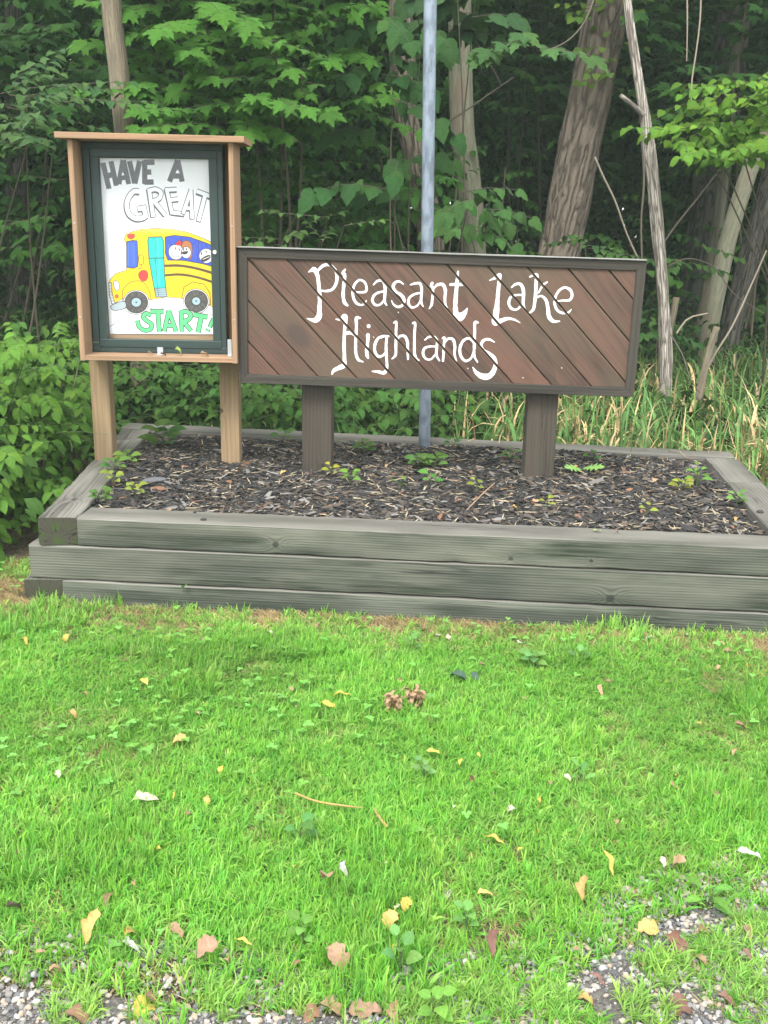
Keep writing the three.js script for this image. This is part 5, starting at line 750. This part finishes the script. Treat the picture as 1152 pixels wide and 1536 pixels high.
{
  const r = rng(121);
  const put = (x, y, size0, shape, col, label, group, { up = 0.035, tilt, az, at } = {}) => { const p = at ?? onY(x, y, 0.06); if (!at) { p.y = groundY(p.x, p.z); const q = onY(x, y, p.y + up); p.copy(q); }
    const size = size0 * 0.8, a = az ?? r() * 6.283, t = tilt ?? (r() - 0.5) * 0.7, d = V(Math.cos(a), Math.sin(t), Math.sin(a)).normalize(), n = V((r() - 0.5) * 0.7, 1, (r() - 0.5) * 0.7 + 0.2), c = p.clone().addScaledVector(d, -size / 2);
    const m = mesh('fallen_leaf', LF[shape], dry(col, Math.floor(r() * 3)), scene); m.applyMatrix4(leafMatrix(c, d, n, size)); return tag(m, label, 'leaf', group); };
  const A = Math.PI / 2;
  put(112, 1068, 0.05, 'curl', 'gold', 'bright yellow curled leaf at the left, upper lawn'); put(131, 1040, 0.03, 'curl', 'gold', 'small golden leaf just above the yellow curled one at left'); put(217, 1020, 0.045, 'broad', 'yellow', 'round yellow leaf in the upper left lawn below the timbers');
  put(266, 1109, 0.068, 'broad', 'gold', 'broad pale gold leaf left of the lawn centre'); put(98, 957, 0.05, 'curl', 'yellow', 'crumpled yellow leaf near the bed left corner'); put(37, 960, 0.085, 'sliver', 'yellow', 'long narrow yellow leaf by the left edge of the lawn', undefined, { az: 1.0 });
  put(222, 1195, 0.095, 'roll', 'pale', 'long curved cream husk lying in the left lawn', undefined, { az: -0.15, tilt: 0.25, up: 0.05 }); put(260, 1191, 0.05, 'sliver', 'yellow', 'yellow sliver of leaf right of the cream husk', undefined, { az: A, up: 0.045 }); put(313, 1202, 0.045, 'curl', 'gold', 'small orange-yellow leaf right of the cream husk and sliver'); put(287, 1217, 0.04, 'curl', 'tan', 'little tan curled leaf below the cream husk');
  put(133, 1388, 0.10, 'roll', 'gold', 'long upright yellow twisted leaf in the lower left grass', undefined, { az: A + 0.15, tilt: -0.25, up: 0.06 }); put(203, 1393, 0.055, 'curl', 'gold', 'tan-yellow curled leaf right of the upright twisted leaf'); put(306, 1420, 0.072, 'broad', 'pink', 'pinkish brown broad leaf in the lower left grass', undefined, { up: 0.05 }); put(338, 1433, 0.038, 'curl', 'tan', 'little tan leaf just right of the pinkish brown leaf'); put(366, 1411, 0.05, 'sliver', 'yellow', 'pale yellow sliver leaf right of the pinkish brown leaf', undefined, { az: 0.5 });
  put(87, 1452, 0.045, 'broad', 'tan', 'tan crumpled leaf near the lower left corner'); put(160, 1347, 0.062, 'roll', 'brown', 'brown-orange rolled leaf in the lower left lawn'); put(25, 1356, 0.065, 'roll', 'dark', 'dark brown rolled leaf by the left edge, lower lawn'); put(222, 1250, 0.045, 'curl', 'tan', 'tan leaf standing above the small orange leaf at left'); put(200, 1263, 0.038, 'curl', 'brown', 'small orange-brown leaf in the left lawn'); put(265, 1395, 0.055, 'flat', 'tan', 'dull tan flat leaf between gold and pinkish leaves');
  put(197, 1416, 0.065, 'roll', 'grey', 'pale grey rolled leaf in the lower left grass', undefined, { az: 0.35 }); put(213, 1512, 0.075, 'broad', 'yellow', 'large pale yellow leaf on the gravel at lower left', undefined, { up: 0.02, az: A + 0.3 }); put(128, 1530, 0.105, 'roll', 'brown', 'long orange-brown leaf at the bottom edge on the left', undefined, { az: 0, up: 0.02 }); put(232, 1497, 0.055, 'roll', 'brown', 'brown leaf just above the large pale yellow leaf', undefined, { az: 0.1, up: 0.02 });
  put(494, 1057, 0.06, 'flat', 'yellow', 'flat lemon leaf left of the dried flower heads', undefined, { az: 0 }); put(512, 1040, 0.085, 'sliver', 'yellow', 'narrow yellow leaf above the flat lemon leaf', undefined, { az: 0.05 }); put(650, 1127, 0.05, 'flat', 'yellow', 'yellow leaf in the lawn centre below the dried flower heads', undefined, { az: 0.3 }); put(708, 1163, 0.045, 'curl', 'tan', 'tan curled leaf right of the lawn centre'); put(608, 1356, 0.045, 'broad', 'yellow', 'bright yellow round leaf low in the lawn centre', undefined, { up: 0.045 }); put(584, 1381, 0.062, 'broad', 'gold', 'golden tan upright leaf below the bright yellow round leaf', undefined, { az: A + 0.5, up: 0.05, tilt: -0.6 });
  put(490, 1309, 0.058, 'broad', 'pink', 'light brown crumpled leaf beside the grey one low in the lawn', undefined, { up: 0.045 }); put(515, 1302, 0.06, 'roll', 'grey', 'grey-brown crumpled leaf low in the lawn, left of centre', undefined, { up: 0.045, az: 1.2 }); put(508, 1436, 0.085, 'broad', 'pink', 'large pinkish tan leaf low in the middle of the grass', undefined, { az: 0.8, up: 0.045 }); put(670, 1334, 0.045, 'curl', 'pale', 'pale tan curled leaf low right of the lawn centre'); put(730, 1338, 0.055, 'roll', 'gold', 'arched tan leaf right of the pale curled one', undefined, { az: 0, tilt: 0.4 }); put(738, 1410, 0.085, 'roll', 'red', 'reddish brown long leaf upright in the lower lawn', undefined, { az: A, up: 0.05 }); put(742, 1257, 0.07, 'sliver', 'yellow', 'thin yellow leaf slanting right of the lawn centre', undefined, { az: 0.7 });
  put(465, 1520, 0.055, 'broad', 'brown', 'brown leaf on the gravel left of the bottom centre', undefined, { up: 0.02 }); put(508, 1514, 0.10, 'roll', 'tan', 'long curled tan leaf on the gravel at bottom centre', undefined, { az: 0.3, up: 0.02 }); put(548, 1515, 0.085, 'flat', 'pink', 'flat brown leaf on the gravel right of the curled tan one', undefined, { az: 0.1, up: 0.02 }); put(590, 1518, 0.075, 'roll', 'tan', 'upright tan leaf at the bottom edge right of centre', undefined, { az: A, up: 0.03 });
  put(762, 1212, 0.045, 'curl', 'pale', 'whitish curled leaf right of the lawn centre'); put(900, 1033, 0.065, 'roll', 'tan', 'tan upright leaf in the upper right lawn', undefined, { az: A - 0.2, up: 0.05 }); put(1114, 1087, 0.06, 'roll', 'brown', 'brown rolled leaf at the right of the upper lawn', undefined, { az: 0.1 }); put(1076, 1195, 0.06, 'broad', 'pink', 'pinkish leaf at the right of the middle lawn'); put(1125, 1280, 0.07, 'flat', 'grey', 'silver-grey leaf near the right edge of the lawn', undefined, { az: 0.3, up: 0.05 }); put(914, 1292, 0.085, 'sliver', 'yellow', 'upright narrow yellow leaf in the lower right lawn', undefined, { az: A - 0.25, tilt: -0.5, up: 0.06 }); put(872, 1330, 0.08, 'roll', 'gold', 'orange-tan curled leaf below left of the upright yellow leaf', undefined, { az: A + 0.4, up: 0.05 }); put(1015, 1291, 0.055, 'broad', 'tan', 'crumpled tan leaf in the lower right lawn');
  put(977, 1392, 0.072, 'broad', 'gold', 'broad golden leaf where the right lawn meets gravel', undefined, { up: 0.03, az: 0.1 }); put(1061, 1395, 0.07, 'roll', 'brown', 'brown leaf on the gravel near the right edge', undefined, { az: -0.4, up: 0.02 }); put(1024, 1421, 0.115, 'roll', 'red', 'long reddish brown leaf on the gravel at right', undefined, { az: A - 0.6, up: 0.02 }); put(1122, 1397, 0.05, 'flat', 'pink', 'small tan leaf on gravel at the right edge', undefined, { up: 0.02, az: A }); put(884, 1501, 0.058, 'broad', 'gold', 'golden tan leaf low on the gravel right of centre', undefined, { up: 0.02, az: 0.1 }); put(1016, 1509, 0.08, 'broad', 'red', 'dark reddish leaf at the bottom right', undefined, { up: 0.02 }); put(1095, 1500, 0.065, 'roll', 'red', 'narrow reddish leaf in the bottom right corner', undefined, { up: 0.02, az: 0.7 }); put(897, 1467, 0.055, 'sliver', 'red', 'red-brown sliver leaf on the gravel right of centre', undefined, { up: 0.02, az: 0.8 }); put(965, 1440, 0.05, 'curl', 'tan', 'pale tan leaf among white stones at right', undefined, { up: 0.02 }); put(1052, 1437, 0.04, 'broad', 'tan', 'small tan leaf beside the long reddish brown leaf', undefined, { up: 0.02 });
  put(690, 1012, 0.085, 'broad', 'teal', 'dark blue-green leaf in the upper lawn right of centre', undefined, { up: 0.045, az: 0.2 }); put(712, 1014, 0.06, 'flat', 'teal', 'smaller dark leaf beside the dark blue-green leaf', undefined, { up: 0.04, az: 1.2 });
  put(725, 996, 0.04, 'roll', 'brown', 'small brown leaf above the dark blue-green leaf'); put(600, 1020, 0.04, 'curl', 'brown', 'small brown leaf above the dried flower heads'); 
  // the small ones that nothing tells apart
  for (let i = 0; i < 46; i++) { const x = 20 + 1110 * r(), y = 945 + 500 * r(); put(x, y, 0.022 + 0.018 * r(), ['curl', 'roll', 'flat'][Math.floor(r() * 3)], ['tan', 'brown', 'pale', 'pink', 'yellow'][Math.floor(r() * 5)], 'small dry scrap of leaf caught in the lawn grass', 'small dry leaf scraps in the lawn'); }
  for (let i = 0; i < 26; i++) { const x = 90 + 1040 * r(), y = 928 + 26 * r() + x * 0.02; put(x, y, 0.03 + 0.025 * r(), ['curl', 'roll', 'flat'][Math.floor(r() * 3)], ['tan', 'brown', 'pale', 'pink'][Math.floor(r() * 4)], 'dry leaf in the thatch along the foot of the timbers', 'dry leaves along the timber foot', { up: 0.02 }); }
  // kiosk ledge
  const led = (x, dz, s, sh, c, l, o) => put(0, 0, s, sh, c, l, undefined, { at: V(x, 0.945, -4.665 + dz), ...o });
  led(-1.066, 0, 0.05, 'roll', 'brown', 'brown curled leaf on the kiosk ledge left of the bracket', { az: 0.5, tilt: 0.3 }); led(-1.00, 0, 0.05, 'curl', 'brown', 'brown leaf on the kiosk ledge right of the bracket', { az: -0.6, tilt: 0.4 }); led(-0.93, 0, 0.062, 'curl', 'lime', 'yellow-green leaf propped on the kiosk ledge', { az: 0.1, tilt: 0.2, at: V(-0.93, 0.962, -4.67) }); led(-0.815, 0, 0.07, 'roll', 'tan', 'tan twisted leaf at the right end of the kiosk ledge', { az: 0, tilt: 0.15 });
  // leaves on the timbers and in the mulch
  put(0, 0, 0.042, 'flat', 'lime', 'yellow-green leaf lying on the front top timber at right', undefined, { at: V(0.82, 0.408, -3.80), az: 0.1, tilt: 0.05 }); put(0, 0, 0.03, 'curl', 'brown', 'small brown leaf on front timber beside the yellow-green leaf', undefined, { at: V(0.90, 0.408, -3.80) });
  for (let i = 0; i < 40; i++) { const x = -1.15 + 2.7 * r(), z = -3.98 - 1.5 * r(); if (!inBed(x, z)) continue; put(0, 0, 0.03 + 0.03 * r(), ['curl', 'roll', 'flat'][Math.floor(r() * 3)], ['brown', 'tan', 'red', 'tan', 'gold'][Math.floor(r() * 5)], 'dry brown leaf lying on the dark mulch', 'dry leaves on the mulch', { at: V(x, mulchY(x, z) + 0.018, z) }); }
  // dried flower heads, twig, oak leaves, bark slab
  const fh = (x, y, s, label) => { const p = onY(x, y, 0.10), t = thing('dried_flower_head', label, 'dried flower', p.toArray()); const gs = []; const q = rng(x); for (let i = 0; i < 46; i++) { const d = V(q() - 0.5, q() - 0.3, q() - 0.5).normalize(); gs.push(LF.curl.clone().applyMatrix4(leafMatrix(d.clone().multiplyScalar(s * 0.5 * q()), d, V(q() - 0.5, q(), q() - 0.5), s * (0.3 + 0.25 * q())))); } kind(mesh('petals', mergeGeometries(gs), dry('tan', 1), t), 'stuff'); mesh('stalk', tubeGeo([V(0, 0, 0), V(0.02, -0.03, 0.01), V(0.05, -0.05, 0.0)], [0.003, 0.002], { seg: 6, per: 0.02 }), dry('brown', 0), t); };
  fh(590, 1055, 0.06, 'left dried flower head lying on the lawn'); fh(622, 1046, 0.065, 'right and slightly larger dried flower head lying on the lawn');
  const tw = (name, pts, r0, label, col) => { const m = mesh(name, tubeGeo(pts.map((p) => p.clone().sub(pts[0])), [r0, r0 * 0.7], { seg: 8, per: 0.015, amp: 0.3, freq: 40 }), dry(col, 1), scene); m.position.copy(pts[0]); tag(m, label, 'twig'); };
  tw('dry_stem', [[443, 1190], [475, 1202], [510, 1208], [545, 1212]].map(([x, y]) => onY(x, y, 0.10)), 0.0032, 'long pale dry stem lying across the lawn', 'gold'); tw('dry_stem', [[562, 1213], [570, 1227], [581, 1241]].map(([x, y]) => onY(x, y, 0.10)), 0.005, 'short thick yellow stem beside the long dry stem', 'gold');
  tw('dry_stem', [[330, 718], [365, 700], [420, 712]].map(([x, y]) => onY(x, y, 0.40)), 0.004, 'thin grey stick lying on mulch right of the kiosk post', 'grey'); tw('dry_stem', [[870, 735], [888, 725], [922, 724]].map(([x, y]) => onY(x, y, 0.40)), 0.0035, 'pale stick on the mulch below the oak leaves', 'pale'); tw('dry_stem', [[700, 765], [730, 735], [742, 725]].map(([x, y]) => onY(x, y, 0.405)), 0.003, 'thin stick on the mulch below the sign middle', 'tan');
  const oakM = leafMat([0.20, 0.36, 0.10], 0.2); const ok = (x, y, s, az, label) => { const p = onY(x, y, 0.42), m = mesh('oak_leaf', G.oak, oakM, scene); m.applyMatrix4(leafMatrix(p, V(Math.cos(az), 0.25, Math.sin(az)), V(0, 1, 0.5), s)); tag(m, label, 'leaf'); };
  ok(872, 704, 0.105, 2.6, 'pale green lobed oak leaf on the mulch right of the post'); ok(875, 702, 0.115, 0.75, 'second pale green oak leaf, pointing right, on the mulch');
  const slab = mesh('bark_slab', lump(21, 0.05, 0.008, 0.02, 1), new THREE.MeshStandardMaterial({ color: new THREE.Color(0.075, 0.075, 0.08), roughness: 0.8, name: 'slab_bark' }), scene); slab.position.copy(onY(233, 719, 0.405)); slab.rotation.set(0.3, 0.1, 0.05); tag(slab, 'flat grey bark slab on the mulch behind the left corner', 'bark');
  const chipM = new THREE.MeshStandardMaterial({ color: new THREE.Color(0.03, 0.027, 0.025), roughness: 0.9, name: 'dark_chip' }); [[305, 779, 0.013, 'dark wood chip on the front top timber, left part'], [292, 768, 0.008, 'smaller dark chip behind the chip on the front timber'], [309, 766, 0.008, 'small dark chip right behind the chip on the front timber'], [1140, 768, 0.016, 'dark chip lying on the right-hand side timber']].forEach(([x, y, s, l], i) => { const m = mesh('wood_chip', lump(30 + i, s, s * 0.5, s * 0.6, 1), chipM, scene); m.position.copy(onY(x, y, 0.404)); m.rotation.y = i; tag(m, l, 'wood chip'); });
}
// ------------------------------------------------------------------ seedlings in the bed and weeds on the lawn
{
  const seedling = (name, px, py, Y, n, size, leaf, col, label, { h = 0.05, flat = 0.3, cat = 'seedling' } = {}) => { const r = rng(Math.round(px * 3 + py)), p = onY(px, py, Y), t = thing(name, label, cat, p.toArray()), pal = shades(col, r, 5, 0.25, 0.25);
    for (let i = 0; i < n; i++) { const a = i * 2.4 + r(), hh = h * (0.3 + 0.8 * i / n), q = V(Math.cos(a) * size * 0.35, hh, Math.sin(a) * size * 0.35); mesh('stem', tubeGeo([V(0, -0.01, 0), V(q.x * 0.3, hh * 0.6, q.z * 0.3), q], [0.0016, 0.001], { seg: 5, per: 0.03, cap: false }), greenStem, t); const o = mesh('leaf', G[leaf], leafMat(pal[i % 5]), t); o.applyMatrix4(leafMatrix(q, V(Math.cos(a), flat, Math.sin(a)), V(0, 1, 0.4), size * (0.7 + 0.5 * r()))); } };
  const g1 = [0.09, 0.19, 0.045], y1 = [0.24, 0.30, 0.05];
  [['maple_seedling', 245, 672, 0.39, 9, 0.085, 'grape', g1, 'largest seedling, between the kiosk posts at bed back', { h: 0.13 }], ['seedling', 173, 705, 0.40, 7, 0.055, 'broad', g1, 'green seedling at the foot of the left kiosk post'], ['seedling', 192, 695, 0.40, 8, 0.05, 'broad', [0.14, 0.24, 0.05], 'pale seedling right of the left kiosk post foot'], ['seedling', 170, 725, 0.40, 7, 0.042, 'broad', y1, 'yellowing seedling by the left timber'], ['seedling', 203, 742, 0.40, 7, 0.045, 'broad', y1, 'lime seedling near the bed left front corner'], ['seedling', 152, 752, 0.40, 9, 0.04, 'broad', g1, 'low seedling in the very front left bed corner'], ['seedling', 497, 712, 0.40, 5, 0.036, 'broad', [0.3, 0.32, 0.04], 'yellow seedling at the foot of the left sign post'],
   ['seedling', 525, 723, 0.40, 6, 0.042, 'broad', [0.13, 0.27, 0.04], 'bright seedling right of the left sign post'], ['seedling', 628, 700, 0.40, 9, 0.06, 'broad', g1, 'leafy seedling in front of the metal pole'], ['seedling', 652, 700, 0.40, 8, 0.055, 'broad', [0.11, 0.23, 0.05], 'leafy seedling just right of the metal pole foot'], ['seedling', 647, 726, 0.40, 5, 0.046, 'broad', [0.09, 0.26, 0.05], 'round-leaved seedling below the metal pole'], ['seedling', 600, 730, 0.40, 4, 0.04, 'narrow', [0.16, 0.25, 0.06], 'thin-leaved seedling under the sign middle'], ['seedling', 715, 735, 0.40, 5, 0.035, 'broad', y1, 'small lime seedling right of the sign middle'], ['seedling', 545, 678, 0.40, 8, 0.05, 'broad', g1, 'seedling near the back timber right of the left sign post'], ['seedling', 425, 660, 0.40, 6, 0.055, 'broad', g1, 'seedling at the back timber left of the sign post'], ['seedling', 680, 672, 0.40, 6, 0.045, 'broad', g1, 'seedling at the back timber right of the pole'], ['seedling', 765, 690, 0.40, 8, 0.05, 'narrow', g1, 'leafy seedling left of the right sign post'],
   ['seedling', 1022, 735, 0.40, 7, 0.045, 'broad', y1, 'lime seedling near the bed right end'], ['seedling', 1045, 728, 0.40, 8, 0.055, 'narrow', [0.12, 0.27, 0.05], 'tall green seedling near the right timber', { h: 0.09 }], ['seedling', 1105, 755, 0.40, 6, 0.04, 'broad', [0.14, 0.27, 0.06], 'seedling against the right timber inner edge'], ['seedling', 820, 760, 0.40, 4, 0.034, 'broad', y1, 'tiny lime seedling in front of the right sign post'], ['seedling', 970, 770, 0.40, 4, 0.032, 'broad', y1, 'tiny lime seedling near the front timber at right'], ['seedling', 886, 690, 0.40, 4, 0.05, 'broad', [0.08, 0.22, 0.04], 'green seedling behind the oak leaves'],
   ['lawn_weed', 275, 905, 0.07, 6, 0.062, 'narrow', [0.08, 0.22, 0.04], 'leafy weed against the bottom timber at left', { h: 0.10, flat: 1.2, cat: 'weed' }], ['lawn_weed', 800, 998, 0.08, 7, 0.043, 'broad', [0.13, 0.28, 0.08], 'pale broad-leaved weed in the upper right lawn', { cat: 'weed' }], ['lawn_weed', 867, 993, 0.08, 4, 0.037, 'broad', [0.14, 0.30, 0.09], 'pale upright weed right of the broad-leaved weed', { cat: 'weed', flat: 0.9 }], ['lawn_weed', 450, 1255, 0.08, 4, 0.037, 'broad', [0.10, 0.26, 0.07], 'broad weed in the lower lawn left of centre', { cat: 'weed' }], ['lawn_weed', 455, 1410, 0.07, 5, 0.031, 'broad', [0.13, 0.31, 0.07], 'round-leaved weed low in the lawn left of centre', { cat: 'weed' }], ['lawn_weed', 600, 1450, 0.07, 5, 0.038, 'broad', [0.14, 0.31, 0.09], 'tall round-leaved weed at the lawn lower edge', { cat: 'weed', flat: 0.8, h: 0.07 }], ['lawn_weed', 700, 1390, 0.07, 5, 0.031, 'broad', [0.14, 0.31, 0.08], 'weed right of the lower lawn centre', { cat: 'weed', flat: 0.6 }], ['lawn_weed', 636, 1165, 0.08, 5, 0.031, 'broad', [0.15, 0.31, 0.11], 'pale weed in the middle of the lawn', { cat: 'weed' }], ['lawn_weed', 870, 1175, 0.08, 5, 0.034, 'narrow', [0.13, 0.30, 0.08], 'pale narrow-leaved weed right of the lawn centre', { cat: 'weed', flat: 0.8 }], ['lawn_weed', 1060, 1360, 0.06, 6, 0.046, 'narrow', [0.12, 0.30, 0.06], 'spreading weed where the right lawn meets gravel', { cat: 'weed' }], ['lawn_weed', 655, 1525, 0.05, 6, 0.037, 'broad', [0.15, 0.33, 0.06], 'lime weed growing in the gravel at bottom centre', { cat: 'weed' }], ['lawn_weed', 620, 975, 0.08, 4, 0.034, 'broad', [0.13, 0.29, 0.08], 'pale weed in the upper lawn centre', { cat: 'weed', flat: 0.8 }],
  ].forEach(([a, b, c, d, e, f, g, h, i, j]) => seedling(a, b, c, d, e, f, g, h, i, j));
}
renderer.render(scene, camera);
